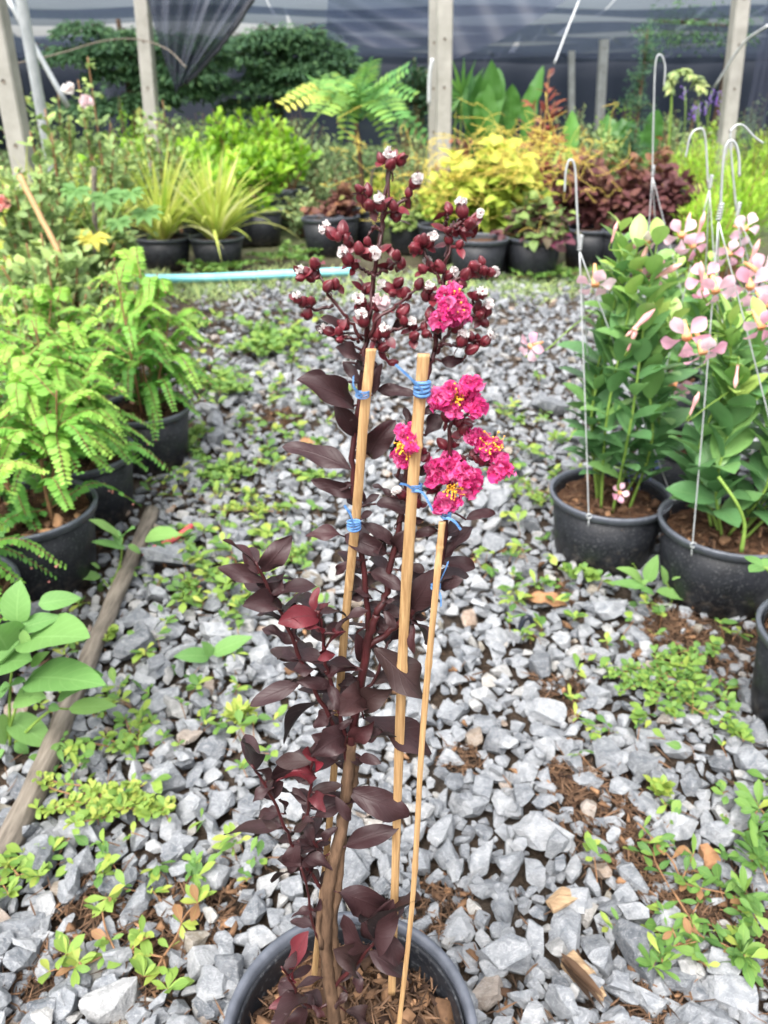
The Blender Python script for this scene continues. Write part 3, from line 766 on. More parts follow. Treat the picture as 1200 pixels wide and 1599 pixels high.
BUDS6 = [(790,260,0),(850,290,0),(882,300,0),(832,378,1),(690,412,0),(660,405,0),(930,450,0),(592,605,1),(665,648,0),(775,380,0),(830,270,0),(700,440,0),(640,420,0),(910,430,0),(955,455,0),(870,320,0),(740,580,0),(860,450,0)]
buds = [(*z5(b[:2]), b[2]) for b in BUDS5] + [(*z6(b[:2]), b[2]) for b in BUDS6]
groups = {}
for u, v, wf in buds: groups.setdefault((round(u / 30), round(v / 30)), []).append((u, v, wf))
def ruffle(mb, c, d, r, n, rng, tint=(.2, .9), wav=.22):
    th = rng.uniform(0, 6.28, n)
    d = nrm(d); a = nrm(np.cross(d, [.2, .5, .8])); b = np.cross(d, a)
    e = nrm(a * np.cos(th)[:, None] + b * np.sin(th)[:, None] + d * rng.uniform(-.2, .9, (n, 1)))
    leaves(mb, c + e * r * .12, e, d + rng.normal(0, .5, (n, 3)), r * rng.uniform(.8, 1.1, n), r * rng.uniform(1.0, 1.5, n), rng.uniform(-.9, 1.2, n), rng.uniform(-.3, .6, n), wav, 'round', 7, 3, rng.uniform(*tint, n), rng, 2.2, rng.normal(0, .6, n))
for g in groups.values():
    bm_, wm, pm = MB(), MB(), MB()
    for u, v, wf in g:
        k = np.argmin((pan2[:, 0] - u) ** 2 + (pan2[:, 1] - v) ** 2)
        y = panp[k, 1] + rm.uniform(-.008, .004)
        c = D(u, v, y)
        d = nrm(c - panp[k] + np.array([0, -.002, .006]) + rm.normal(0, .002, 3))
        s = .0033 * rm.uniform(.8, 1.15) if wf != 0 else .0032 * rm.uniform(.7, 1.15)
        tube(bm_, spline([panp[k], (panp[k] + c) / 2 + rm.normal(0, .001, 3), c - d * s], 6), [.0008, .0011], 5, .2)
        # ribbed six-sided calyx
        v_, f_ = ico(3); vv = v_.copy(); ang = np.arctan2(vv[:, 1], vv[:, 0])
        vv[:, :2] *= (1 + .10 * np.cos(6 * ang))[:, None] * (1 - .34 * np.clip(vv[:, 2], 0, 1))[:, None]
        a_ = nrm(np.cross(d, [.3, .9, .2])); b_ = np.cross(d, a_)
        vv = (vv[:, :1] * a_ + vv[:, 1:2] * b_ + vv[:, 2:] * d * 1.5) * s
        bm_.add(vv + c, f_, .5)
        nb = rm.randint(1, 3)
        e = nrm(-d * .2 + rm.normal(0, 1, (nb, 3)))
        leaves(bm_, np.repeat((c - d * s)[None], nb, 0), e, d + rm.normal(0, .3, (nb, 3)), rm.uniform(.006, .012, nb), rm.uniform(.004, .006, nb), rm.uniform(-.5, .9, nb), .3, .05, 'ellip', 5, 1, .5, rm)
        if wf:
            ruffle(wm if wf == 1 else pm, c + d * s * 1.25, d, s * (1.0 if wf == 1 else 1.8), 10, rm, wav=.3)
            if wf == 2: blob(pm, c + d * s * .4, s * .8, 2)
    o = bm_.build('bud_cluster', M['bud'], crape)
    if wm.n: wm.build('petal_tip', M['white'], o)
    if pm.n: pm.build('petal_tip', M['palepink'], o)
# open blossoms: crumpled petals (u, v, radius in picture units) per flower head
HEADS = [
 ('upper blossom', [(686, 618, 22), (733, 603, 19), (736, 626, 19), (712, 640, 18), (700, 607, 15), (720, 618, 13)], (712, 618)),
 ('left blossom', [(633, 678, 17), (638, 690, 16), (626, 708, 14), (634, 718, 13), (642, 672, 10)], (629, 694)),
 ('right blossom', [(746, 682, 16), (757, 700, 18), (770, 695, 14), (782, 728, 18), (768, 708, 14)], (768, 693)),
 ('largest blossom', [(688, 735, 24), (706, 728, 18), (724, 738, 19), (736, 752, 20), (690, 782, 19), (708, 790, 14), (675, 748, 13)], (708, 762)),
 ('top blossom', [(707, 462, 17), (700, 485, 18), (720, 482, 19), (708, 497, 15), (694, 478, 13), (717, 468, 12)], (710, 476)),
]
for hname, blobs_, (cu, cv) in HEADS:
    y = panp[np.argmin((pan2[:, 0] - cu) ** 2 + (pan2[:, 1] - cv) ** 2), 1] - .010
    c0 = D(cu, cv, y)
    fm, sm = MB(), MB()
    for (u, v, r) in blobs_:
        c = D(u, v, y + rm.uniform(-.006, .004)); rr = r * mpp(u, v, y) * 1.12
        dd = nrm(np.array([0, -1.0, .55]) + rm.normal(0, .25, 3))
        for _ in range(4):
            ruffle(fm, c + rm.normal(0, rr * .26, 3), nrm(dd + rm.normal(0, .5, 3)), rr * rm.uniform(.6, .85), 9, rm, (.1, 1), .3)
        tube(fm, spline([c0 + [0, .004, -.001], (c + c0) / 2 + [0, .002, 0], c], 5), [.0006, .0006], 4, .3)
    for _ in range(34 if hname != 'top blossom' else 10):
        p = c0 + rm.normal(0, .0034, 3) * [1, .5, 1] + [0, -.006, .001]
        tube(sm, spline([c0 + [0, .003, 0], (c0 + p) / 2 + rm.normal(0, .001, 3), p], 5), .00022, 3)
        blob(sm, p, rm.uniform(.0005, .0009), 1)
    o = fm.build('blossom', M['magenta'], crape)
    sm.build('stamens', M['stamen'], o)

# stakes and their blue ties
def stake(pts, hw, dy, label, name='bamboo_stake', flat=.6, nodes=(), group='bamboo stakes in the flowering pot'):
    p = spline([px(u, v, d) for (u, v), d in zip(pts, dy)], 160)
    w = np.array([hw * mpp(pts[len(pts) // 2][0], pts[len(pts) // 2][1], Y0)] * 160)
    mbs = MB()
    a = np.array([1.0, 0, 0]); tg = nrm(np.gradient(p, axis=0)); b = nrm(np.cross(tg, a))
    sh = np.array([(-1, -.5), (-.8, -.85), (0, -1), (.8, -.85), (1, -.5), (1, .5), (.7, .9), (-.7, .9), (-1, .5)])
    fr = np.linspace(0, 1, 160)
    ww = w * (1 + .03 * np.sin(fr * 25) + .02 * np.sin(fr * 71)) * (1 + sum(.22 * np.exp(-((fr - q) / .006) ** 2) for q in nodes))
    ring = p[:, None] + ww[:, None, None] * (sh[None, :, :1] * a + sh[None, :, 1:] * flat * b[:, None])
    K, n = 160, len(sh)
    i, j = np.meshgrid(np.arange(K - 1), np.arange(n), indexing='ij'); j2 = (j + 1) % n
    mbs.add(ring.reshape(-1, 3), [np.stack([i * n + j, i * n + j2, (i + 1) * n + j2, (i + 1) * n + j], -1).reshape(-1, 4), np.arange(n)[None, ::-1], (np.arange(n) + (K - 1) * n)[None]])
    return tag(mbs.build(name, M['bamboo'], loc=p[0]), label, 'plant stake', group)
stake([(490, 1535), (518, 1250), (537, 1000), (557, 800), (568, 660), (580, 545)], 7.2, [.022, .016, .010, -.004, -.008, -.004], 'leftmost flat bamboo stake, running up through the dark leaves')
stake([(612, 1552), (626, 1100), (642, 800), (662, 553)], 8.6, [.004, -.003, -.012, -.006], 'thick flat bamboo stake in the middle, tallest beside the magenta blossoms', nodes=(.38, .8))
stake([(623, 1605), (645, 1400), (660, 1150), (680, 930), (691, 815)], 4.4, [-.024, -.024, -.02, -.018, -.012], 'thinnest bamboo stake on the right, ending below the largest blossom', nodes=(.3, .62, .9))
def tie(u, v, wpx, label, tails, dy=-.012, turns=4, hpx=8):
    mbt = MB()
    c = px(u, v, dy); s = mpp(u, v, Y0)
    for q in range(turns):
        a = np.linspace(0, 6.2832, 17)
        r = wpx * s
        zz = (q - (turns - 1) / 2) * hpx * s / turns
        pts = np.stack([c[0] + r * np.cos(a) * 1.06, c[1] + .002 + r * .95 * np.sin(a), c[2] + zz + .0008 * np.sin(a + q)], -1)
        tube(mbt, pts, hpx * s / turns * .55, 6, .5, cap=False)
    for tl in tails:
        p = spline([c + [0, -wpx * s * .9, 0]] + [px(a, b, dy - .006) for a, b in tl], 10)
        n = len(p); side = np.array([[.7, 0, .7]]) * 1.8 * s
        V = np.concatenate([p - side, p + side, p - side + [0, .0006, 0], p + side + [0, .0006, 0]])
        i = np.arange(n - 1)
        mbt.add(V, np.concatenate([np.stack([i, i + 1, i + 1 + n, i + n], -1), np.stack([i + 2 * n, i + 3 * n, i + 1 + 3 * n, i + 1 + 2 * n], -1)]), .5)
    tag(mbt.build('blue_tie', M['tie'], loc=c), label, 'tie', 'blue twine ties on the stakes')
tie(566, 617, 9.5, 'blue twine tie with a loop standing up, high on the leftmost stake', [[(553, 605), (552, 588)]])
tie(660, 608, 10.5, 'faded blue-green twine tie near the top of the thick middle stake', [[(640, 590), (618, 570)]], hpx=22)
tie(648, 762, 10.5, 'blue twine tie with a drooping tail at blossom height on the thick stake', [[(662, 772), (676, 798)], [(635, 758), (625, 756)]])
tie(553, 822, 9, 'blue twine tie with a broad upturned tail low on the leftmost stake', [[(548, 805), (538, 790)]], hpx=14)
tie(697, 806, 7, 'bright blue twine tie right under the largest blossom', [[(710, 815), (720, 828)]])
tie(681, 918, 6.5, 'blue twine tie with a hanging end on the thinnest stake', [[(688, 930), (689, 948)], [(696, 890), (700, 878)]])

# ================================================================== MORE MATERIALS
M['phyl'] = leafmat("feathery_leaf", [(0, (0.06, 0.19, 0.045)), (0.4, (0.14, 0.36, 0.065)), (0.75, (0.26, 0.50, 0.08)), (1, (0.40, 0.60, 0.11))], 0.5, 0.38, 0.15, spec=0.35, tcol=(0.3, 0.6, 0.05))
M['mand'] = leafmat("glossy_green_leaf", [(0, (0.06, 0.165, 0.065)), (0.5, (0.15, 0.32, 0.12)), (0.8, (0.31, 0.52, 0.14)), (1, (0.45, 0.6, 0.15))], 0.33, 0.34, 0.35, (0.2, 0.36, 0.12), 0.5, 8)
M['weed'] = leafmat("soft_weed_leaf", [(0, (0.06, 0.16, 0.05)), (0.5, (0.15, 0.31, 0.09)), (0.8, (0.25, 0.42, 0.12)), (1, (0.40, 0.48, 0.12))], 0.6, 0.35, 0.3, (0.32, 0.52, 0.2), 0.3, 7)
M['creep'] = leafmat("creeper_leaf", [(0, (0.055, 0.14, 0.035)), (0.4, (0.12, 0.24, 0.05)), (0.75, (0.25, 0.36, 0.065)), (0.9, (0.36, 0.40, 0.08)), (1, (0.30, 0.10, 0.08))], 0.55, 0.28, 0.25, spec=0.35)
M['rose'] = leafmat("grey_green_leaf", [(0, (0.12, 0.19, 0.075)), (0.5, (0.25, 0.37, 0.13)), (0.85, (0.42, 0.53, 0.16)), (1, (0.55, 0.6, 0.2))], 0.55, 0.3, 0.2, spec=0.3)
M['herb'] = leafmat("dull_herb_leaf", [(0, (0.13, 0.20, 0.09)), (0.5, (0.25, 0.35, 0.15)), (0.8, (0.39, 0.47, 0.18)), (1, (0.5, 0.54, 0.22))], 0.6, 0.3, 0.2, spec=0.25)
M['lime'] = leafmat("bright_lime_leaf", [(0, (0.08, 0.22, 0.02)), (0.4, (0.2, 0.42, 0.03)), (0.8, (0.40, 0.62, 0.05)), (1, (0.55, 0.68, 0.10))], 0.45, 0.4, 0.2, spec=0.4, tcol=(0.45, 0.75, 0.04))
M['strapy'] = leafmat("yellow_strap_leaf", [(0, (0.22, 0.42, 0.06)), (0.4, (0.5, 0.64, 0.12)), (0.8, (0.74, 0.76, 0.2)), (1, (0.82, 0.8, 0.42))], 0.45, 0.4, 0.4, (0.25, 0.42, 0.04), 0.4, 0)
M['coly'] = leafmat("yellow_coleus_leaf", [(0, (0.22, 0.38, 0.04)), (0.4, (0.45, 0.55, 0.08)), (0.75, (0.62, 0.62, 0.11)), (0.9, (0.68, 0.50, 0.09)), (1, (0.62, 0.28, 0.08))], 0.55, 0.3, 0.35, (0.6, 0.65, 0.2), 0.3, 6)
M['colv'] = leafmat("purple_centred_leaf", [(0, (0.16, 0.02, 0.07)), (0.3, (0.10, 0.05, 0.05)), (0.5, (0.15, 0.24, 0.07)), (0.8, (0.26, 0.36, 0.09)), (1, (0.5, 0.42, 0.1))], 0.6, 0.25, 0.4, (0.18, 0.03, 0.08), 0.3, 6)
M['colm'] = leafmat("maroon_coleus_leaf", [(0, (0.05, 0.018, 0.024)), (0.5, (0.13, 0.045, 0.045)), (0.75, (0.2, 0.10, 0.055)), (0.9, (0.32, 0.12, 0.05)), (1, (0.24, 0.26, 0.07))], 0.6, 0.22, 0.35, (0.25, 0.1, 0.09), 0.3, 6)
M['thread'] = plain("yellow_thread", (0.58, 0.42, 0.05), (0.72, 0.62, 0.16), 20, 0.6, 0.3, 0.1, 0.001)
M['fern'] = leafmat("bluish_fern_leaf", [(0, (0.035, 0.09, 0.055)), (0.6, (0.09, 0.2, 0.11)), (1, (0.18, 0.34, 0.15))], 0.6, 0.3, 0.0, spec=0.25)
M['broad'] = leafmat("broad_green_leaf", [(0, (0.04, 0.13, 0.03)), (0.6, (0.12, 0.30, 0.05)), (1, (0.3, 0.5, 0.08))], 0.4, 0.3, 0.3, spec=0.4, nside=14)
M['tree'] = leafmat("dark_tree_leaf", [(0, (0.06, 0.12, 0.06)), (0.5, (0.13, 0.25, 0.11)), (0.8, (0.22, 0.38, 0.15)), (1, (0.32, 0.48, 0.18))], 0.5, 0.35, 0.1, spec=0.3)
M['pinkf'] = leafmat("pale_pink_petal", [(0, (0.84, 0.33, 0.50)), (0.5, (0.88, 0.51, 0.64)), (1, (0.91, 0.71, 0.79))], 0.55, 0.35, 0.15, (0.8, 0.3, 0.4), 0.2, 0)
M['throat'] = plain("orange_throat", (0.75, 0.25, 0.08), (0.82, 0.52, 0.28), 60, 0.6, 0.3, 0.1, 0.001)
M['budp'] = plain("pink_bud", (0.78, 0.30, 0.36), (0.84, 0.50, 0.44), 30, 0.55, 0.3, 0.1, 0.001)
M['purple'] = plain("purple_petal", (0.22, 0.10, 0.55), (0.38, 0.22, 0.72), 60, 0.6, 0.3, 0.1, 0.001)
M['bluef'] = plain("blue_petal", (0.10, 0.16, 0.62), (0.45, 0.5, 0.85), 90, 0.6, 0.3, 0.1, 0.001)
M['pinkdot'] = plain("pink_fruit", (0.55, 0.16, 0.15), (0.7, 0.35, 0.3), 90, 0.6, 0.3, 0.1, 0.001)
M['redleaf'] = leafmat("red_croton_leaf", [(0, (0.10, 0.02, 0.02)), (0.5, (0.24, 0.05, 0.035)), (0.8, (0.38, 0.14, 0.05)), (1, (0.4, 0.34, 0.08))], 0.45, 0.25, 0.3, (0.4, 0.2, 0.08), 0.4, 9)
M['deadleaf'] = plain("dead_leaf", (0.18, 0.085, 0.04), (0.36, 0.20, 0.10), 40, 0.8, 0.3, 0.4, 0.003)

# ================================================================== LEFT: FEATHERY POTTED SHRUBS
def feathery(label, c, r, h, pr, rng, H=.34, nup=4, lean=(0, 0), ns=11):
    t = thing('potted_feathery_shrub', label, 'potted plant', c, 'feathery green shrubs in black pots along the left')
    potbits(t, c, r, h, 56, mulch=70, fill=.86, rng=rng)
    st, lf, dots = MB(), MB(), MB()
    for k in range(nup):
        a0 = rng.uniform(0, 6.28); q = r * .45 * math.sqrt(rng.rand())
        b = c + np.array([q * math.cos(a0), q * math.sin(a0), h * .84])
        top = b + np.array([rng.normal(lean[0], .05), rng.normal(lean[1], .05), H * rng.uniform(.7, 1.1)])
        s = spline([b, (b + top) / 2 + rng.normal(0, .012, 3), top], 18)
        tube(st, s, [.0042, .0018], 6)
        for m in range(ns):
            f = rng.uniform(.12, 1); p = s[int(f * 17)]
            a = m * 2.4 + rng.uniform(-.4, .4)
            Ls = rng.uniform(.13, .25) * (1.1 - .42 * f)
            rise = rng.uniform(.15, .8) * (.5 + .7 * f)
            dirh = np.array([math.cos(a), math.sin(a), 0])
            e = p + dirh * Ls * .9 + [0, 0, Ls * (rise - .46)]
            mid = p + dirh * Ls * .5 + [0, 0, Ls * rise * .62]
            sp = spline([p, mid, e], 22)
            tube(st, sp[::2], [.0013, .0006], 4)
            n = 20
            idx = np.linspace(2, 21, n).astype(int); base = sp[idx]
            tg = nrm(np.gradient(sp, axis=0))[idx]
            side = nrm(np.cross(tg, [0, 0, 1.0])); up = nrm(np.cross(side, tg))
            Ll = .027 * (1 - .55 * np.linspace(0, 1, n) ** 2) * rng.uniform(.8, 1.15)
            young = np.clip(f * .75 + .3 * np.linspace(0, 1, n) + rng.normal(0, .09) + .0, .02, 1)
            for sg in (-1, 1):
                leaves(lf, base, side * sg + tg * .35 + up * rng.normal(-.12, .1, (n, 1)), up + rng.normal(0, .3, (n, 3)), Ll, Ll * .58, rng.uniform(0, .6), .1, 0, 'ellip', 3, 1, np.clip(young + rng.normal(0, .05, n), 0, 1), rng)
            if rng.rand() < .35:
                for q_ in range(5):
                    pp = sp[rng.randint(6, 21)] - [0, 0, .014]
                    blob(dots, pp + rng.normal(0, .003, 3), .0028, 1)
    st.build('stem', M['stembrown'], t); lf.build('foliage', M['phyl'], t)
    if dots.n: dots.build('pink_fruit', M['pinkdot'], t)['kind'] = 'stuff'
    return t
rf = np.random.RandomState(5)
g0 = lambda u, v: G(u, v, 0.0)
feathery('feathery green shrub in the big pot beside the middle of the weathered pole', g0(68, 905), .156, .195, 0, rf, .29, 5, (-.02, -.02), 12)
feathery('feathery green shrub whose pot stands right behind the top end of the weathered pole', g0(140, 805), .150, .19, 0, rf, .35, 7, (.0, .0), 14)
feathery('feathery green shrub farthest along the left row, its pot rim beside the gravel edge', g0(238, 722), .142, .185, 0, rf, .44, 6, (.0, .02), 15)
feathery('feathery green shrub at the left picture edge, pot mostly hidden by broad weed leaves', g0(-62, 1055), .150, .195, 0, rf, .24, 4, (.02, .0), 11)
feathery('feathery green shrub half cut off by the left edge above the big pot', g0(-25, 790), .145, .19, 0, rf, .36, 6, (.02, .03), 13)
feathery('feathery green shrub behind the others, touching the grey-green rose bushes', g0(95, 690), .142, .185, 0, rf, .36, 6, (0, .0), 13)

# ================================================================== RIGHT: PINK TRUMPET FLOWERS IN HANGING POTS
def trumpet(parent, p, d, R, rng, openf=1.0):
    d = nrm(d); a = nrm(np.cross(d, [.25, .4, .9])); b = np.cross(d, a)
    F, T_ = MB(), MB()
    s0 = p - d * R * 1.5
    tube(T_, np.array([s0, s0 + d * R * .7, p - d * R * .15, p + d * R * .02]), [R * .08, R * .13, R * .21, R * .24], 10, .5)
    th = np.arange(5) * 2 * math.pi / 5 + rng.uniform(0, 6)
    e = a * np.cos(th)[:, None] + b * np.sin(th)[:, None]
    leaves(F, p + e * R * .22, e + d * (.55 - .4 * openf), d + np.cross(d, e) * .5, R * 1.02, R * .78, .7 * openf + rng.uniform(-.1, .2, 5), .15, .14, 'obov', 7, 2, np.clip(rng.normal(.55, .25, 5), 0, 1), rng, 1.0, .35)
    fo = F.build('flower', M['pinkf'], parent)
    T_.build('throat', M['throat'], fo)
def fbud(parent, p, d, L, rng):
    d = nrm(d); B_ = MB()
    s = spline([p - d * L * .5, p, p + d * L * .5], 10)
    s = spline([p - d * L * .7, p, p + d * L * .6], 10)
    tube(B_, s, np.array([.05, .06, .06, .065, .08, .11, .125, .105, .06, .01]) * L, 8)
    B_.build('flower_bud', M['budp'], parent)
def hanger(parent, pts, y, clips, apex):
    Hm, Wm = MB(), MB()
    hp = spline([D(u, v, y) for u, v in pts], 40)
    tube(Hm, hp, .0024, 6)
    ap = D(apex[0], apex[1], y)
    # twisted eye below the hook
    k = np.linspace(0, 1, 40)
    tube(Hm, np.stack([ap[0] + .004 * np.cos(k * 40), ap[1] + .004 * np.sin(k * 40), ap[2] + .03 * k], -1), .0016, 5)
    ho = Hm.build('hanger_hook', M['wire'], parent)
    for c in clips:
        w = np.asarray(c, float)
        m = (ap + w) / 2 + np.array([0, -.004, 0])
        tube(Wm, spline([ap, m, w, w + [0, -.004, -.014]], 24), .0015, 5)
        a = np.linspace(0, 6.28, 13)
        tube(Wm, np.stack([w[0] + .006 * np.cos(a), w[1] + 0 * a - .004, w[2] + .006 * np.sin(a)], -1), .0013, 5)
    Wm.build('hanger_wire', M['wire'], ho)
def mandevilla(label, c, r, h, rng, top, width, nst=7, flowers=(), fbuds=(), hook=None, clips_deg=(200, 320, 80), nl=16, fill=.84):
    t = thing('potted_trumpet_vine', label, 'potted plant', c, 'pink trumpet flowered plants in hanging pots')
    potbits(t, c, r, h, 56, mulch=60, fill=fill, rng=rng)
    st, lf = MB(), MB()
    tips = []
    for k in range(nst):
        a = k * 2.4 + rng.uniform(-.3, .3); q = r * rng.uniform(.05, .4)
        b = c + np.array([q * math.cos(a), q * math.sin(a), h * fill])
        e = c + np.array([width * rng.uniform(.25, 1) * math.cos(a), width * .8 * rng.uniform(.2, 1) * math.sin(a), top * rng.uniform(.72, 1.0)])
        s = spline([b, b * .6 + e * .4 + [width * .35 * math.cos(a), width * .3 * math.sin(a), 0], e * .75 + b * .25, e], 40)
        tube(st, s, [.0036, .0016], 6)
        tips.append(e)
        for m in range(nl):
            f = .10 + .90 * (m + .6) / nl; p = s[min(39, int(f * 39))]; tg = nrm(s[min(39, int(f * 39) + 1)] - s[max(0, int(f * 39) - 1)])
            ra = m * 1.57 + rng.uniform(-.4, .4)
            for sg in (0, math.pi):
                hd = np.array([math.cos(ra + sg), math.sin(ra + sg), 0])
                Ll = rng.uniform(.068, .105) * (1.0 if f < .7 else 1.25 - .6 * f) * (r / .142)
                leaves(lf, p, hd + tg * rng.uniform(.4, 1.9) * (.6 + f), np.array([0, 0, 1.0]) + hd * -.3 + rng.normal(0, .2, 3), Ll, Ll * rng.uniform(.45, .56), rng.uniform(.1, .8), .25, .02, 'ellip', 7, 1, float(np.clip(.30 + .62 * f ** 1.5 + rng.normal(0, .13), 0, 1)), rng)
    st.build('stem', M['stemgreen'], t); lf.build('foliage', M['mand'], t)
    if flowers or fbuds:
        tp = np.array(tips)
        for (u, v, y, du, dv, R) in flowers:
            p = D(u, v, y); s = mpp(u, v, y)
            d = nrm(np.array([du, -1.0 if abs(du) + abs(dv) < 1.6 else -.45, -dv]))
            trumpet(t, p, d, R * s * 1.22, rng)
            b = p - d * R * s * 1.5; k = tp[np.argmin(np.linalg.norm(tp - b, axis=1))]
            stk = MB(); tube(stk, spline([b, b - d * .02 - [0, 0, .02], (b + k) / 2 - [0, 0, .02], k - [0, 0, .03]], 10), [.0018, .0014], 5)
            stk.build('flower_stalk', M['stemgreen'], t)
        for (u, v, y, du, dv, Lp) in fbuds:
            p = D(u, v, y); d = nrm(np.array([du, -.2, -dv])); L_ = Lp * mpp(u, v, y)
            fbud(t, p, d, L_, rng)
            b = p - d * L_ * .5; k = tp[np.argmin(np.linalg.norm(tp - b, axis=1))]
            stk = MB(); tube(stk, spline([b, b - d * .02, (b + k) / 2 - [0, 0, .02], k - [0, 0, .03]], 10), [.0014, .0012], 5)
            stk.build('flower_stalk', M['stemgreen'], t)
    if hook:
        pts, y, apex = hook
        cl = [c + np.array([r * .99 * math.cos(math.radians(g)), r * .99 * math.sin(math.radians(g)), h]) for g in clips_deg]
        hanger(t, pts, y, cl, apex)
    return t
rv = np.random.RandomState(8)
# the furthest ones first
mandevilla('pink flowered hanging pot plant standing farthest back, with the tallest straight hook', g0(1030, 655), .125, .17, rv, .56, .11, 7,
           [], [], ([(1037, 135), (1039, 104), (1032, 86), (1024, 100), (1021, 180), (1019, 270)], 2.62, (1019, 275)))
mandevilla('pink flowered hanging plant whose pot peeps out between the two front pots', g0(1058, 776), .125, .175, rv, .62, .11, 6,
           [(1065, 368, 1.75, -.1, .1, 19), (1083, 386, 1.75, .2, .3, 17), (1050, 605, 1.72, -.7, .6, 22), (1165, 358, 1.9, .2, 0, 18)], [(1095, 352, 1.8, .05, -1, 34), (1074, 350, 1.78, 0, -1, 30)],
           ([(1071, 246), (1078, 214), (1090, 202), (1101, 212), (1106, 290)], 1.98, (1108, 295)), clips_deg=(190, 300, 60))
mandevilla('pink flowered hanging plant at the right edge, its hook bent to the right', g0(1235, 800), .13, .17, rv, .64, .16, 8,
           [(1172, 448, 1.66, -.3, .2, 24), (1188, 425, 1.7, .3, .2, 22), (1196, 480, 1.62, .2, .6, 20), (1140, 398, 1.8, .0, .3, 16)], [(1178, 395, 1.75, .1, -1, 36)],
           ([(1192, 224), (1178, 214), (1160, 196), (1146, 200), (1141, 222), (1150, 330)], 1.9, (1151, 338)))
mandevilla('pink flowered hanging pot plant with a fallen bloom on its soil, nearest the gravel path', g0(938, 868), .144, .178, rv, .78, .10, 8,
           [(930, 446, 1.6, -.1, .9, 22), (828, 542, 1.55, -1.2, .1, 17), (1012, 380, 1.62, .5, .7, 17), (1024, 432, 1.62, .5, .1, 20)],
           [(1002, 503, 1.55, .6, -.8, 46), (960, 362, 1.62, .1, -1, 26), (1004, 402, 1.6, .25, -1, 34), (988, 530, 1.55, .2, -1, 32), (1040, 425, 1.6, .9, -.55, 44)],
           ([(882, 300), (884, 268), (890, 250), (898, 262), (901, 320), (904, 385)], 1.62, (905, 392)), clips_deg=(236, 340, 90))
mandevilla('fullest pink flowered hanging pot plant, a bent green shoot hanging over its front rim', g0(1112, 925), .150, .185, rv, .68, .145, 9,
           [(1073, 527, 1.36, -.2, .3, 27), (1099, 552, 1.34, .2, .9, 25), (1118, 456, 1.42, .0, .8, 24), (1100, 436, 1.45, -.5, -.4, 20), (1190, 512, 1.36, .1, .5, 22)],
           [(1096, 430, 1.42, -.3, -.9, 40), (1085, 630, 1.36, .1, -1, 34), (1150, 590, 1.36, 0, 1, 30)],
           ([(1155, 276), (1154, 245), (1148, 224), (1138, 222), (1130, 250), (1125, 335)], 1.46, (1122, 345)), clips_deg=(220, 318, 80))
sh = MB(); s = spline([D(1122, 745, 1.36), D(1150, 785, 1.33), D(1163, 820, 1.325), D(1158, 862, 1.32)], 16)
tube(sh, s, [.0035, .003, .0045], 6); shp = [o for o in bpy.data.objects if o.get('label', '').startswith('fullest')][0]; sh.build('drooping_shoot', M['stemgreen'], shp)

# half hidden pot at the right edge with round light leaves
t = thing('potted_plant', 'black pot cut off by the right picture edge, with small round light green leaves', 'potted plant', g0(1262, 1120))
potbits(t, g0(1262, 1120), .128, .19, 56, 60, .85, np.random.RandomState(9))
lf, st = MB(), MB(); r9 = np.random.RandomState(91)
c = g0(1262, 1120)
for k in range(16):
    e = c + np.array([r9.normal(-.05, .07), r9.normal(-.03, .07), .19 + r9.uniform(.02, .15)])
    tube(st, spline([c + [0, 0, .165], (c + e) / 2 + [0, 0, .09], e], 8), .0016, 5)
    n = 4; a = r9.uniform(0, 6.28) + np.arange(n) * 1.57
    leaves(lf, np.repeat(e[None], n, 0), np.stack([np.cos(a), np.sin(a), .3 + 0 * a], -1), [0, 0, 1.0], r9.uniform(.03, .045, n), r9.uniform(.02, .03, n), .5, .1, 0, 'ellip', 5, 1, r9.uniform(.4, .9, n), r9)
st.build('stem', M['stemgreen'], t); lf.build('foliage', M['weed'], t)

# ================================================================== SMALL THINGS ON THE GRAVEL
def rod(mb, pts, rad, sides=8, n=30, rough=0.0, rng=None):
    s = spline(pts, n)
    if rough: s = s + (rng or np.random.RandomState(0)).normal(0, rough, s.shape)
    tube(mb, s, rad, sides)
mb = MB(); rod(mb, [POLE_A + [-.10, -.16, 0], POLE_A, (POLE_A + POLE_B) / 2 + [.004, 0, .004], POLE_B], [.021, .022, .018, .020], 14, 40, .0012)
mb2 = mb.build('wooden_pole', M['oldwood'], loc=POLE_A); tag(mb2, 'weathered grey wooden pole lying on the ground along the left pots', 'pole')
mb = MB(); rod(mb, [G(205, 872, .02), G(262, 848, .02), G(300, 822, .025)], .008, 8, 16)
tag(mb.build('strap', M['redstrap'], loc=G(250, 850)), 'short red plastic strap lying on the gravel beside the weathered pole', 'strap')
mb = MB(); rod(mb, [G(215, 436, .05), G(300, 435, .05), G(400, 431, .05), G(480, 427, .05), G(552, 424, .05)], .026, 14, 40)
tag(mb.build('pipe', M['pipe'], loc=G(400, 432)), 'turquoise plastic pipe lying across the far end of the gravel path', 'pipe')
mb = MB(); a = np.linspace(-.3, 3.5, 18); c = G(822, 992, .0); k = mpp(822, 992, c[1])
tube(mb, np.stack([c[0] - 12 * k * np.cos(a) * .9, c[1] + .004 * a, .002 + 30 * k * np.sin(np.clip(a, 0, 3.14))], -1), .0055, 8)
tag(mb.build('irrigation_tube', M['blacktube'], loc=c), 'bent stub of black tube sticking up from the gravel', 'tube')
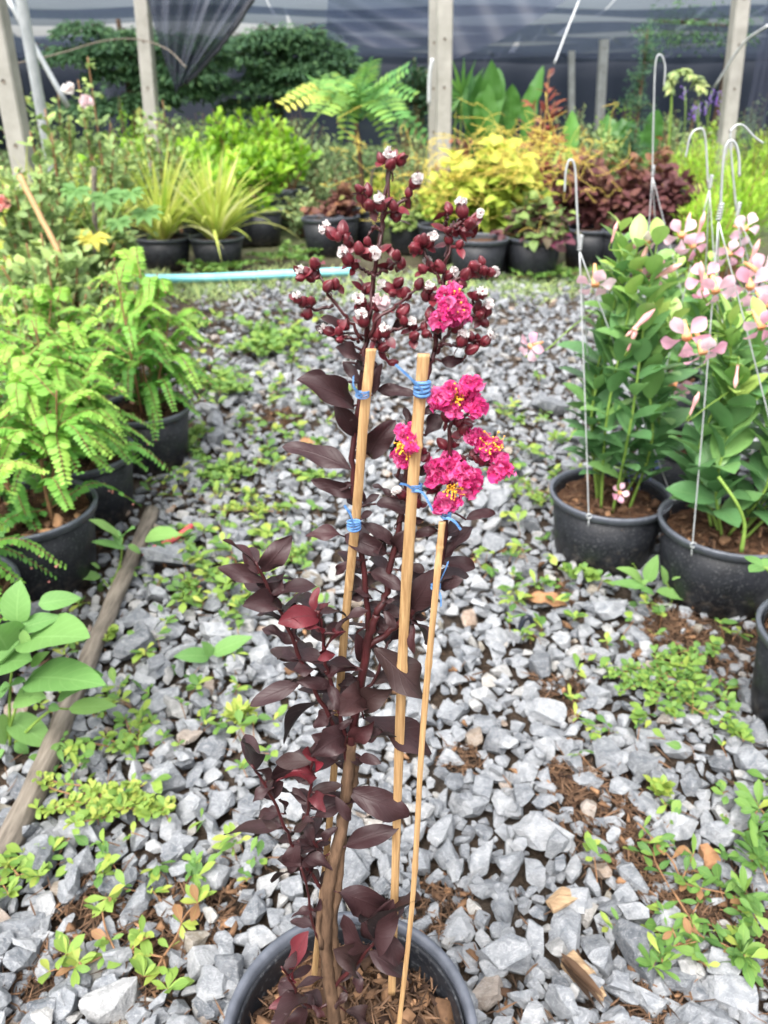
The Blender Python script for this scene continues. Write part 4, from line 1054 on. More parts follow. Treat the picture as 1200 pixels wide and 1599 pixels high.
def chunk(u, v, Lp, asp, turn, label, mat, name, flat=.4, z=.018, seed=1):
    r_ = np.random.RandomState(seed); vv, ff = rock(3, r_, flat, 9)
    p = G(u, v, z); r = Lp * mpp(u, v, p[1]) / 2
    vv[:, 1] *= asp / np.abs(vv[:, 1]).max()
    a = math.radians(turn); vv = vv @ np.array([[math.cos(a), math.sin(a), 0], [-math.sin(a), math.cos(a), 0], [0, 0, 1]])
    m = MB(); m.add(vv * r + p, ff, .5)
    return tag(m.build(name, mat, loc=p, smooth=False), label, name.replace('_', ' '))
M['cutwood'] = plain("split_wood", (0.15, 0.095, 0.055), (0.42, 0.30, 0.18), 40, 0.8, 0.2, 0.6, 0.003, stretch=(1, 5, 1))
chunk(878, 1402, 52, .55, 25, 'rectangular brown wood chip on the gravel above the large leaning rock', M['cutwood'], 'wood_chip', .3, .03, 4)
o = chunk(915, 1528, 78, .42, -58, 'split piece of bark with pale inner wood beside the blue slab', M['cutwood'], 'bark_piece', .45, .02, 6)
k_ = MB(); p = G(905, 1530, .03); q = mpp(905, 1530, p[1])
leaves(k_, G(878, 1495, .035) + np.zeros((7, 3)) + np.random.RandomState(2).normal(0, .003, (7, 3)), np.array([[.5 + .06 * i, -.8, .02] for i in range(7)]), [0, 0, 1.0], 80 * q, 12 * q, .3, .5, .05, 'lance', 6, 1, np.linspace(0, .6, 7))
k_.build('bark_shred', M['fibre'], o)
chunk(1112, 1342, 40, .8, 10, 'round brown nut husk among the stones near the right edge', M['deadleaf'], 'nut_husk', .8, .012, 8)
for (u, v, w, h_, lab) in [(855, 935, 70, 26, 'curled brown dead leaf on the gravel below the first hanging pot'), (480, 690, 26, 16, 'tiny rust coloured dead leaf on the path left of the dark leaves')]:
    m = MB(); p = G(u - w / 2, v, .028); q = mpp(u, v, p[1])
    leaves(m, p, [1, -.1, .05], [0, -.3, 1], w * q, h_ * q, .5, .5, .15, 'ellip', 10, 2, .5)
    tag(m.build('dead_leaf', M['deadleaf'], loc=p), lab, 'dead leaf')
# fallen bloom lying on the soil of the first hanging pot, and the blue flowers beside it
ft = thing('fallen_flower', 'wilted pink trumpet bloom fallen onto the potting soil of the first hanging pot', 'flower', D(975, 768, 1.56))
trumpet(ft, D(968, 770, 1.55), [-.8, -.5, .3], .020, np.random.RandomState(4))
ft = thing('blue_flower_sprig', 'small sprig of bright blue and white flowers behind the first hanging pot rim', 'flower', D(995, 722, 1.72))
m = MB(); r7 = np.random.RandomState(7)
for k in range(9): ruffle(m, D(975 + 6.5 * k, 722 + 5 * math.sin(k), 1.70 + .01 * (k % 3)), np.array([0, -1, .6]), .011, 7, r7, wav=.25)
for k in range(3): tube(m, spline([D(980 + 20 * k, 724, 1.71), D(985 + 14 * k, 760, 1.72), D(1000, 800, 1.75)], 8), .001, 4)
m.build('petals', M['bluef'], ft)

# ================================================================== WEEDS
def weedmb(): return MB(), MB()
def broadweed(label, tab, y, stems_, rng, name='broad_leaf_weed', mat='weed', base=None, tint=(.35, .75), group=None):
    """weed whose big leaves are read off the photograph: base, tip, width share"""
    p0 = base if base is not None else D(*stems_[0][0], y)
    t = thing(name, label, 'weed', [p0[0], p0[1], 0], group)
    st, lf = MB(), MB()
    for s in stems_:
        pts = [D(u, v, y + .012 * i) for i, (u, v) in enumerate(s)]
        tube(st, spline(pts, 14), [.003, .0016], 6)
    B_, T_, W_ = [], [], []
    for (bu, bv), (tu, tv), w in tab:
        yb = y + rng.uniform(-.02, .03)
        B_.append(D(bu, bv, yb)); T_.append(D(tu, tv, yb - rng.uniform(-.3, .9) * math.hypot(tu - bu, tv - bv) * mpp(bu, bv, y))); W_.append(w)
    B_, T_, W_ = map(np.array, (B_, T_, W_))
    L_ = np.linalg.norm(T_ - B_, axis=1)
    n_ = np.array([0, -.25, 1.0]) + rng.normal(0, .15, (len(B_), 3))
    leaves(lf, B_, T_ - B_ + np.array([0, 0, .12]) * L_[:, None], n_, L_ * 1.03, L_ * W_, rng.uniform(.15, .6, len(B_)), .2, .035, 'ovate', 9, 2, rng.uniform(*tint, len(B_)), rng, 1.6)
    st.build('stem', M['stemgreen'], t); lf.build('foliage', M[mat], t)
    return t
rw = np.random.RandomState(31)
z4 = lambda p: (p[0] / 2.5, 760 + p[1] / 2.5)
tab4 = [(z4(a), z4(b), w) for a, b, w in [((30,640),(-40,520),.7),((60,700),(20,600),.6),((90,820),(180,760),.5),((60,900),(120,960),.6),((20,800),(80,740),.6),((200,790),(270,760),.5),((60,960),(-30,990),.6),((120,700),(190,650),.5),((70,535),(55,378),.8),((100,595),(340,602),.5),((75,560),(232,512),.45),((-30,690),(118,692),.7),((110,755),(292,728),.5),((110,750),(382,770),.36),((270,868),(452,862),.45),((30,905),(200,1015),.6),
   ((235,810),(385,742),.5),((190,860),(232,872),.9),((150,460),(312,440),.55),((-10,900),(10,1000),.6),((60,830),(150,820),.6),((0,830),(-40,870),.6),((-20,560),(-90,480),.7),((40,780),(-30,840),.5),((20,1030),(-30,1080),.6),((60,1000),(110,1050),.6),((90,560),(110,640),.5)]]
broadweed('tall broad leaved green weed covering the lower left pot', tab4, .98, [[z4((40, 1010)), z4((40, 800)), z4((70, 540))], [z4((20, 1000)), z4((90, 800)), z4((160, 740))], [z4((60, 1000)), z4((190, 880)), z4((270, 868))]], rw)
tabp = [(z4(a), z4(b), w) for a, b, w in [((470,200),(360,125),.5),((480,200),(510,150),.5),((490,240),(360,220),.4),((500,230),(555,260),.5),((570,200),(690,185),.5),((580,210),(650,235),.45),((395,350),(305,360),.6),((400,370),(400,410),.9),((430,360),(475,385),.7),((390,320),(360,300),.6),((450,170),(470,230),.5)]]
broadweed('light green weed leaning over the weathered pole beside the big pot', tabp, 1.5, [[z4((430, 400)), z4((470, 300)), z4((480, 200))], [z4((430, 400)), z4((400, 360))]], rw)
tab5 = [(z4(a), z4(b), w) for a, b, w in [((830,660),(790,610),.6),((830,655),(980,590),.45),((860,680),(970,760),.6),((820,665),(690,660),.5),((790,790),(660,820),.5),((600,740),(510,700),.5),((640,720),(730,720),.5),((800,780),(720,740),.5),((560,800),(490,850),.6),((620,700),(640,690),.5)]]
broadweed('flat light green weed on the stones left of the red tipped branch', tab5, 1.22, [[z4((850, 800)), z4((840, 660))], [z4((850, 800)), z4((600, 740))], [z4((850, 800)), z4((560, 800))]], rw, tint=(.3, .6))
z3 = lambda p: (p[0] / 2.857, 1180 + p[1] / 2.857)
tab6 = [(z3(a), z3(b), w) for a, b, w in [((880,20),(640,30),.42),((900,40),(1010,20),.4),((960,60),(1095,130),.8),((770,260),(655,300),.7),((780,270),(870,220),.5),((800,350),(790,260),.45),((810,375),(745,360),.5),((830,380),(900,380),.5),((825,390),(832,455),.6),((640,370),(590,390),.6),((650,360),(685,310),.4),((880,150),(930,215),.5),((540,280),(490,300),.5)]]
broadweed('bright green weed with one wide leaf on the stones left of the lowest dark branch', tab6, 1.0, [[z3((870, 240)), z3((890, 120)), z3((890, 30))], [z3((870, 240)), z3((820, 380))], [z3((870, 240)), z3((780, 270))]], rw, tint=(.35, .8))
z8 = lambda p: (780 + p[0] / 2.857, 640 + p[1] / 2.857)
tab8 = [(z8(a), z8(b), w) for a, b, w in [((650,780),(550,690),.5),((660,770),(700,655),.5),((670,760),(600,800),.4),((650,790),(495,780),.3),((700,810),(840,840),.5),((740,780),(740,700),.5),((770,760),(805,745),.5),((690,820),(640,800),.6),((640,900),(560,880),.5),((600,960),(550,945),.5),((740,960),(850,950),.45),((680,990),(600,980),.5),((870,960),(860,930),.9),((910,955),(970,950),.8),((690,900),(760,850),.5)]]
broadweed('upright leafy green weed growing between the two front hanging pots', tab8, 1.42, [[z8((670, 1010)), z8((650, 780))], [z8((690, 1000)), z8((770, 850)), z8((745, 770))], [z8((690, 1000)), z8((640, 900))]], rw, tint=(.4, .8))

def creeper(label, runs, rng, leaf=(.016, .026), wsh=.5, tint=(.3, .85), z=.024, name='creeping_weed', gap=.014, group=None, tipred=False):
    """low creeping weed: runners (given where they lie on the ground) with paired leaves and a leaf whorl at each tip"""
    base = G(*runs[0][0], 0)
    t = thing(name, label, 'weed', base, group)
    st, lf = MB(), MB()
    for run in runs:
        p = [G(u, v, z + .004 * rng.rand() + .006 * (i == len(run) - 1)) for i, (u, v) in enumerate(run)]
        Ltot = sum(np.linalg.norm(p[i + 1] - p[i]) for i in range(len(p) - 1))
        n = max(8, int(Ltot / .006)); s = spline(p, n)
        tube(st, s, [.0016, .0010], 5)
        ks = np.arange(2, n, max(1, int(gap / .006)))
        for k in ks:
            tg = nrm(s[min(n - 1, k + 1)] - s[k - 1]); sd = nrm(np.cross(tg, [0, 0, 1.0]))
            m = 2 if k < n - 3 else 6
            if rng.rand() < .3: m += 3
            a = rng.uniform(0, 6.28, m) if m > 2 else np.array([1.2, -1.2]) + rng.normal(0, .4, 2)
            dd = tg * np.cos(a)[:, None] + sd * np.sin(a)[:, None] + np.stack([0 * a, 0 * a, rng.uniform(.15, 1.1, m)], -1)
            Lf = rng.uniform(*leaf, m)
            tn = rng.uniform(*tint, m)
            if tipred: tn = np.where(rng.rand(m) < .12, .98, np.minimum(tn, .9))
            leaves(lf, np.repeat(s[k][None], m, 0), dd, np.array([0, 0, 1.0]) + rng.normal(0, .25, (m, 3)), Lf, Lf * wsh * rng.uniform(.8, 1.2, m), rng.uniform(.0, .9, m), .2, .03, 'obov', 5, 1, tn, rng)
    st.build('runner', M['stembrown'], t); lf.build('foliage', M['creep'], t)
    return t
def patch(label, u, v, wu, wv, nrun, rng, **k):
    runs = []
    for _ in range(nrun):
        a = rng.uniform(0, 6.28); q = rng.uniform(.5, 1)
        b = (u + rng.normal(0, wu * .25), v + rng.normal(0, wv * .25))
        runs.append([b, (b[0] + wu * .5 * q * math.cos(a), b[1] + wv * .5 * q * math.sin(a)), (b[0] + wu * q * math.cos(a + .2), b[1] + wv * q * math.sin(a + .2))])
    return creeper(label, runs, rng, **k)
rc = np.random.RandomState(41)
patch('dense yellow-green creeping weed patch crossing the lower end of the weathered pole', 165, 1255, 105, 38, 22, rc, tint=(.5, .9), leaf=(.012, .022), z=.03)
creeper('yellow-green creeper runner at the left edge below the dense patch', [[(-20, 1375), (30, 1368), (62, 1350), (88, 1325)], [(30, 1368), (10, 1345)], [(60, 1352), (62, 1372)], [(0, 1372), (15, 1400)]], rc, leaf=(.02, .03), wsh=.42, tint=(.4, .85))
creeper('sparse red stemmed creeping weed spreading over stones left of the flowering pot', [[(255, 1495), (215, 1488), (180, 1485), (130, 1508), (85, 1515), (60, 1530)], [(180, 1485), (165, 1450), (160, 1412), (172, 1400)], [(255, 1495), (275, 1465), (290, 1430), (315, 1405)], [(255, 1495), (262, 1525), (262, 1545)], [(205, 1486), (222, 1460)], [(255, 1495), (240, 1520), (225, 1525)], [(130, 1508), (105, 1490)]], rc, leaf=(.018, .034), wsh=.42, gap=.030, tipred=True, tint=(.45, .88))
patch('pale rosette weed with pointed yellow leaves on the stones left of the dark branches', 378, 1115, 22, 10, 6, rc, tint=(.75, .9), leaf=(.02, .034), wsh=.3)
patch('bright green low weed patch on the path just left of the leftmost stake', 445, 870, 62, 22, 14, rc, leaf=(.012, .022), tint=(.25, .7))
patch('small creeping weed between the long slab and the red strap', 315, 905, 38, 22, 7, rc, leaf=(.016, .03), tint=(.3, .75))
patch('yellow-green tuft of weed', 400, 790, 60, 18, 10, rc, leaf=(.014, .022), tint=(.55, .9)).__setitem__('label', 'yellow-green low weed tufts on the path above the bright green patch')
patch('round leaved little weed beside the weathered pole next to the smooth oval stone', 168, 988, 14, 10, 4, rc, leaf=(.014, .02), wsh=.9, tint=(.5, .85))
creeper('thin leggy weed among stones above the sandy beige stone', [[(215, 1175), (218, 1140), (222, 1110)], [(218, 1140), (240, 1128)], [(215, 1175), (195, 1120)], [(215, 1175), (130, 1160), (105, 1175)], [(215, 1175), (160, 1150)]], rc, leaf=(.014, .03), tint=(.3, .8))
patch('wide spreading purslane patch below the upright weed on the right', 1040, 1055, 78, 50, 26, rc, leaf=(.012, .022), tint=(.2, .7))
creeper('purslane runner reaching down right toward the half hidden pot', [[(1060, 1090), (1090, 1110), (1120, 1125), (1150, 1140)], [(1120, 1125), (1145, 1105)], [(1150, 1140), (1162, 1158)], [(1050, 1090), (1055, 1125)]], rc, leaf=(.016, .026), tint=(.3, .75))
creeper('reddish stemmed weed crossing the stones at the lower right', [[(995, 1285), (1020, 1310), (1050, 1345), (1065, 1375), (1085, 1385), (1130, 1395), (1170, 1410)], [(1050, 1390), (1075, 1430), (1095, 1462), (1130, 1475), (1165, 1495)], [(1095, 1462), (1060, 1475), (1030, 1490), (1020, 1510)], [(1025, 1310), (1022, 1340), (1045, 1385)], [(1060, 1475), (1050, 1450)], [(1065, 1375), (1085, 1330)]], rc, leaf=(.018, .034), wsh=.36, gap=.026, tipred=True, tint=(.05, .6))
creeper('little plant with spread lance shaped leaves at the right edge of the foreground', [[(1165, 1425), (1162, 1400), (1160, 1395)], [(1160, 1500), (1158, 1492)], [(1180, 1360), (1175, 1340), (1185, 1300)], [(1200, 1380), (1180, 1330)], [(1200, 1280), (1175, 1245)]], rc, leaf=(.026, .044), wsh=.32, tint=(.1, .55))
patch('low round leaved weed at the foot of the first hanging pot', 905, 898, 34, 12, 7, rc, leaf=(.016, .024), wsh=.8, tint=(.35, .7))
patch('small weed tuft on the path right of the thinnest stake', 830, 765, 50, 20, 9, rc, leaf=(.014, .022), tint=(.4, .85))
patch('tiny yellow weed on the stones near the wide grey slab', 1035, 1232, 18, 14, 3, rc, leaf=(.018, .026), tint=(.6, .9))
for i, (u, v, wu, wv, n, lab) in enumerate([(420, 528, 80, 22, 16, 'clump of green weeds on the left side of the path beyond the last feathery pot'), (340, 600, 50, 26, 14, 'weed clump at the gravel edge beside the last feathery pot'), (300, 690, 40, 26, 12, 'round leaved weeds against the foot of the last feathery pot'), (395, 545, 40, 12, 8, 'little weed tufts below the bigger clump on the far left path'),
   (350, 740, 60, 20, 9, 'thin weeds on the gravel right of the second feathery pot'), (860, 428, 60, 12, 16, 'dark green clover-like weeds at the foot of the far pot row'), (960, 425, 40, 12, 10, 'round leaved weeds under the maroon coleus pots'), (330, 415, 70, 12, 16, 'pale green weed mat beneath the yellow strap leaved plants'), (440, 400, 60, 14, 12, 'weeds growing over the far left end of the path'), (300, 505, 36, 16, 8, 'weeds beside the back pots on the left of the path'),
   (480, 745, 40, 12, 6, 'faint weed sprigs on the path behind the dark leaves'), (905, 770, 26, 20, 6, 'pale weed sprigs left of the first hanging pot')]):
    patch(lab, u, v, wu, wv, n, rc, leaf=(.03, .05) if v < 620 else (.018, .03), wsh=.6, tint=(.15, .6) if v < 470 else (.25, .7), z=.04 if v < 620 else .025, gap=.03 if v < 620 else .016)
# ground cover: thin low weeds scattered between the path stones
wm_, wl_ = MB(), MB(); rq = np.random.RandomState(61)
for _ in range(430):
    z_ = rq.rand()
    if z_ < .45: u, v = rq.uniform(240, 520), rq.uniform(470, 960)
    elif z_ < .65: u, v = rq.uniform(60, 420), rq.uniform(950, 1420)
    elif z_ < .85: u, v = rq.uniform(780, 1010), rq.uniform(560, 1010)
    else: u, v = rq.uniform(870, 1190), rq.uniform(960, 1500)
    if rq.rand() < .25: u += 40 * math.sin(v / 30)
    p = G(u, v, .016)
    if p[0] < leftlim(p[1]) - .1: continue
    k = rq.randint(3, 9); a = rq.uniform(0, 6.28, k); Ls = rq.uniform(.010, .030, k) * (.8 + .35 * p[1])
    tip = p + [rq.normal(0, .012), rq.normal(0, .012), rq.uniform(.004, .03)]
    tube(wm_, spline([p - [0, 0, .012], p, tip], 5), .0009, 4)
    leaves(wl_, np.repeat(tip[None], k, 0) + rq.normal(0, .004, (k, 3)), np.stack([np.cos(a), np.sin(a), rq.uniform(0, .9, k)], -1), np.array([0, 0, 1.0]) + rq.normal(0, .3, (k, 3)), Ls, Ls * rq.uniform(.28, .6), rq.uniform(0, .9, k), .2, .03, 'obov', 5, 1, rq.uniform(.1, .9, k), rq)
lw = wl_.build('low_weeds', M['creep']); tag(lw, 'thin low weeds scattered between the path stones', 'ground cover', kind='stuff')
wm_.build('runner', M['stembrown'], lw)
# grassy strip across the far end of the path
gm = MB(); rr_ = np.random.RandomState(17)
n = 5200
u_ = rr_.uniform(200, 940, n); v_ = 448 + rr_.normal(0, 11, n) + 8 * np.sin(u_ / 40)
b = np.array([G(a, c_, -.01) for a, c_ in zip(u_, v_)])
a = rr_.uniform(0, 6.28, n)
leaves(gm, b, np.stack([np.cos(a) * .7, np.sin(a) * .7, rr_.uniform(.3, 1.3, n)], -1), np.stack([rr_.normal(0, .4, n), rr_.normal(0, .4, n) - .3, np.ones(n)], -1), rr_.uniform(.03, .10, n), rr_.uniform(.004, .012, n), rr_.uniform(.2, 1.3, n), .2, 0, 'lance', 3, 1, rr_.uniform(.2, .9, n), rr_)
tag(gm.build('grass', M['herb']), 'thin short grass strip along the far end of the gravel', 'grass', kind='stuff')

# ================================================================== BACKGROUND PLANTS
def simplepot(t, c, r, h, rng):
    potbits(t, c, r, h, 36, None, .86, rng, rings=False)
def bush(name, label, cat, u, vtop, y, wpx, mat, rng, n=500, L=(.04, .07), wsh=.55, shape='ellip', nst=14, droop=(.2, .9), vbot=None, depth=None, tint=(.1, .95), pot=None, stemmat='stembrown', grow=.6, group=None, topbias=1.0, upl=.5, nseg=4, thin=.0022, hdome=.45):
    top = D(u, vtop, y); R = wpx / 2 * mpp(u, vtop, y); H = top[2]
    c = np.array([top[0], y, 0.0])
    t = thing(name, label, cat, c, group)
    z0 = 0.0
    if pot:
        simplepot(t, c + np.array([0, pot[2] if len(pot) > 2 else 0, 0]), pot[0], pot[1], rng); z0 = pot[1] * .85
    st, lf = MB(), MB()
    dz = depth or R
    per = max(1, n // nst)
    for k in range(nst):
        a = rng.uniform(0, 6.28); q = math.sqrt(rng.rand())
        zt = H * (1 - hdome * q * q) * rng.uniform(.86, 1.0)
        e = c + np.array([R * q * math.cos(a), dz * q * math.sin(a), zt])
        b = c + np.array([R * .22 * math.cos(a) * rng.rand(), dz * .22 * math.sin(a), z0])
        m = b * (1 - grow) + e * grow; m[:2] = b[:2] * .6 + e[:2] * .4
        s = spline([b, m, e], 16); tube(st, s, [thin * 1.8, thin * .7], 5)
        f = 1 - (1 - .28) * rng.rand(per) ** topbias
        p = s[np.minimum(15, (f * 15).astype(int))] + rng.normal(0, R * .10, (per, 3)) * [1, 1, .7]
        aa = rng.uniform(0, 6.28, per)
        out_ = nrm(p - (c + [0, 0, H * .45])) * .7
        d = np.stack([np.cos(aa), np.sin(aa), rng.normal(upl, .45, per)], -1) + out_
        nn_ = np.array([0, -.25, 1.0]) + out_ * .4 + rng.normal(0, .4, (per, 3))
        Lf = rng.uniform(*L, per)
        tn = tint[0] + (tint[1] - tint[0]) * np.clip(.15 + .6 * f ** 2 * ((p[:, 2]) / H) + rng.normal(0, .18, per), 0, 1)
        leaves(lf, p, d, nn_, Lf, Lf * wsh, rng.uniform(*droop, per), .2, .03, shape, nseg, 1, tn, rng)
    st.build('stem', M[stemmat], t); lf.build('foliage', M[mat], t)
    return t
rb = np.random.RandomState(77)
# ---- left: thin rose bushes and grey-green herbs
RG = 'spindly rose bushes on the left'
def rose(label, u, vtop, y, wpx, n, nst, **k):
    return bush('rose_bush', label, 'rose bush', u, vtop, y, wpx, 'rose', rb, int(n * 1.9), (.032, .062), .62, 'ovate', nst, group=RG, thin=.0045, topbias=.9, **k)
rose('tallest spindly rose bush in front of the galvanised pipe', 118, 72, 4.4, 140, 330, 9)
rose('spindly rose bush at the left edge in front of the leaning concrete pole', 20, 215, 3.3, 150, 420, 10)
rose('low tangled rose bush filling the left edge above the feathery shrubs', 55, 345, 2.7, 210, 800, 22)
rose('rose bush with reddish tips just left of the hanging net', 225, 112, 5.6, 110, 300, 8, tint=(.2, 1))
rose('leafy rose bush between the galvanised pipe and the yellow strap plants', 165, 190, 6.8, 110, 420, 12)
rose('sparse rose bush leaning out between yellow strap plants and left edge', 75, 260, 4.0, 150, 420, 12)
rose('thin rose bush rising left of the bright lime bushes', 290, 215, 6.6, 90, 260, 9)
rose('wispy tall rose shoots at the far left edge', 55, 150, 3.7, 110, 260, 7)
rose('wispy tall rose shoots beside the papaya plant', 135, 235, 4.1, 100, 300, 7)
rose('wispy tall rose shoots between the leaning post and the galvanised pipe', 62, 110, 5.2, 110, 260, 7)
rose('wispy rose shoots in front of the left concrete post foot', 255, 150, 6.3, 90, 260, 7)
rose('leafy rose bush under the tallest one', 95, 285, 3.6, 170, 600, 14)
# small blooms on them
for (u, v, y, lab, mt) in [(108, 141, 4.3, 'small white rose high on the tallest bush', 'white'), (134, 160, 4.3, 'small faded peach rose on the tallest bush', 'palepink'), (4, 318, 3.2, 'pink rose at the left picture edge', 'pinkdot')]:
    t = thing('rose_flower', lab, 'flower', D(u, v, y), 'roses on the left bushes')
    m = MB()
    for k in range(3): ruffle(m, D(u, v, y), np.array([0, -.6, .8]), .022 + .006 * k, 8, rb, wav=.15)
    m.build('petals', M[mt], t)
for (lab, u, v, y, w, n) in [('grey-green herb clump low at the left edge below the rose bushes', 60, 400, 2.5, 170, 900), ('grey-green herb clump behind the feathery shrubs at the left', 150, 400, 3.3, 150, 700), ('dull green herb clump left of the yellow strap plants', 100, 340, 4.4, 140, 700), ('low herb clump at the left edge under the rose bushes', 10, 430, 2.2, 120, 500)]:
    bush('herb_clump', lab, 'herb', u, v, y, w, 'herb', rb, n, (.015, .035), .45, 'lance', 30, group='grey-green herb clumps on the left', thin=.0015)
# ---- papaya seedling: long stalked lobed leaves
t = thing('papaya_seedling', 'young papaya plant with deeply lobed leaves and one yellow leaf', 'papaya plant', D(160, 420, 3.7) * [1, 1, 0])
st, lf, yl = MB(), MB(), MB()
hub = D(160, 400, 3.7)
for (u, v, yel, R) in [(120, 295, 0, .09), (165, 305, 0, .11), (205, 300, 0, .08), (228, 330, 0, .10), (100, 315, 0, .08), (146, 368, 1, .10), (185, 345, 0, .08)]:
    e = D(u, v, 3.7 + rb.uniform(-.15, .15))
    tube(st, spline([hub * [1, 1, 0], hub, (hub + e) / 2 + [0, 0, .03], e], 14), [.009, .003], 6)
    for k in range(7):
        a = (k - 3) * .62 - 1.57 + (0.3 if u > 160 else -.3)
        dd = np.array([math.cos(a), -.2 + .5 * math.sin(a), .5 * math.sin(a) + .1])
        g = yl if yel else lf
        leaves(g, e, dd, np.array([0, -.6, 1.0]), R * (1 - .06 * abs(k - 3)), R * .38, .5, .2, .1, 'lance', 7, 1, .8 if yel else rb.uniform(.35, .6), rb, 2.0)
st.build('stem', M['stemgreen'], t); lf.build('foliage', M['weed'], t); yl.build('yellow_leaf', M['coly'], t)
# ---- yellow strap leaved plants
def strap(label, u, vtop, y, wpx, pot, n=110, vpot=None):
    top = D(u, vtop, y); R = wpx / 2 * mpp(u, vtop, y)
    c = np.array([top[0], y, 0.])
    t = thing('strap_leaved_plant', label, 'potted plant', c, 'yellow striped strap leaved plants')
    simplepot(t, c, pot[0], pot[1], rb)
    lf = MB(); a = rb.uniform(0, 6.28, n); q = rb.rand(n)
    H = top[2] - pot[1]
    L_ = H * rb.uniform(.85, 1.35, n)
    d = np.stack([np.cos(a) * (.1 + .62 * q), np.sin(a) * (.1 + .62 * q), 1.25 - .5 * q], -1)
    b = c + np.stack([np.cos(a) * .035 * q, np.sin(a) * .035 * q, np.full(n, pot[1] * .85)], -1)
    hz = np.stack([np.cos(a), np.sin(a), 0 * a], -1)
    nn_ = np.array([0, 0, 1.0]) - hz * .9
    leaves(lf, b, d, np.array([0, 0, .6]) - hz * .6 + rb.normal(0, .15, (n, 3)), L_, rb.uniform(.018, .03, n), rb.uniform(.3, 1.5, n) * (.3 + .9 * q), .4, 0, 'strap', 10, 1, np.clip(rb.normal(.62, .2, n), 0, 1), rb)
    lf.build('foliage', M['strapy'], t)
strap('yellow strap leaved plant in the front left pot, its leaves most upright', 238, 236, 5.5, 150, (.19, .2))
strap('yellow strap leaved plant with leaves arching down over its pot beside the green weeds', 326, 246, 5.5, 160, (.19, .2), 130)
strap('yellow strap leaved plant behind, between the rose bushes and the front pair', 165, 268, 6.3, 140, (.16, .2), 90)
strap('yellow strap leaved plant half hidden by the papaya leaves', 95, 268, 4.3, 130, (.16, .2), 90)
strap('yellow strap leaved plant at the left edge behind the rose stems', 15, 262, 3.9, 120, (.16, .2), 90)
strap('small yellow strap leaved plant behind the front pair, under the lime bushes', 285, 270, 6.6, 90, (.15, .2), 70)
# ---- bright lime bushes in black pots
LG = 'bright lime green bushes in black pots'
def lime(label, u, vtop, y, w, n=620, pot=(.19, .3)):
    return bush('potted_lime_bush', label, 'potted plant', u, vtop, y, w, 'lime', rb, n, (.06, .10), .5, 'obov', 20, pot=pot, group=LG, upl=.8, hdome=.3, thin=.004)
lime('bright lime bush nearest the path, above the stacked black pots', 395, 205, 7.0, 130)
lime('bright lime bush on the right end next to the grey-green shrub', 445, 185, 7.8, 100)
lime('bright lime bush with a few tall bare shoots in the middle of its row', 350, 165, 7.9, 120)
lime('bright lime bush on the left end beside the concrete post', 300, 215, 7.4, 130)
lime('bright lime bush poking up below the tip of the hanging net', 405, 158, 9.0, 90, 420)
lime('low bright lime bush behind the yellow strap plants', 340, 230, 6.4, 120, 480)
lime('pale lime bush in the second row behind the rose bushes', 240, 205, 8.2, 130, 480)
for i, (u, v, y, lab) in enumerate([(408, 320, 6.5, 'black pot nearest the path under the lime bushes'), (428, 305, 7.4, 'black pot behind the nearest one under the lime bushes'), (375, 340, 6.5, 'black pot between the arching strap plant and the lime bushes')]):
    p = D(u, v, y); t = thing('plant_pot', lab, 'pot', [p[0], p[1], 0], 'black pots under the lime bushes'); simplepot(t, np.array([p[0], p[1], 0]), .17, .30 if i else .26, rb)
    lf = MB(); n = 90; a = rb.uniform(0, 6.28, n)
    leaves(lf, np.array([p[0], p[1], .26]) + rb.normal(0, .05, (n, 3)), np.stack([np.cos(a), np.sin(a), .9 + 0 * a], -1), [0, -.2, 1.0], rb.uniform(.05, .1, n), .04, .6, .2, 0, 'obov', 4, 1, rb.uniform(.2, .8, n), rb)
    lf.build('foliage', M['lime'], t)
# ---- grey-green shrubs further back
BG = 'dull green shrubs in the back of the nursery'
for (u, v, y, w, mat, lab, n, L) in [
    (480, 205, 9.5, 150, 'herb', 'grey-green shrub mass left of the long leaved cassia', 900, (.04, .08)),
    (250, 175, 11, 160, 'rose', 'dull shrub at the foot of the left concrete post', 700, (.05, .09)),
    (150, 200, 10, 170, 'rose', 'dull shrub behind the galvanised pipe', 700, (.05, .09)),
    (40, 215, 9, 170, 'rose', 'dull shrub behind the leaning concrete pole', 700, (.05, .09)),
    (380, 165, 12, 200, 'herb', 'dull shrub under the dark tree behind the lime bushes', 800, (.05, .09)),
    (660, 215, 9.0, 110, 'herb', 'fluffy grey-green shrub left of the double concrete post', 800, (.03, .06)),
    (520, 250, 8.2, 120, 'herb', 'dull green shrub behind the small maroon coleus', 600, (.04, .07)),
    (920, 190, 10, 170, 'herb', 'grey-green shrub behind the yellow coleus on its right', 900, (.04, .08)),
    (900, 225, 8.6, 120, 'herb', 'pale herb mass directly right of the yellow coleus top', 800, (.03, .06)),
    (1010, 215, 9.2, 130, 'rose', 'dull shrub below the bluish feathery tree', 700, (.04, .08)),
    (1150, 165, 9.0, 140, 'rose', 'dull flowering shrub at the foot of the right concrete post', 800, (.04, .07)),
    (1080, 185, 8.2, 110, 'herb', 'fine leaved shrub around the purple flower spikes', 800, (.03, .05)),
    (760, 185, 9.6, 120, 'herb', 'low shrub between the broad upright leaves and the yellow coleus', 600, (.04, .08)),
    (1200, 190, 10.5, 120, 'rose', 'dull shrub at the right edge behind the lime feathery plants', 600, (.05, .08)),
    (560, 215, 11.5, 170, 'rose', 'dull shrub behind the cassia trunk', 700, (.05, .09))]:
    bush('shrub', lab, 'shrub', u, v, y, w, mat, rb, n, L, .5, 'ovate', 22, group=BG, thin=.003)

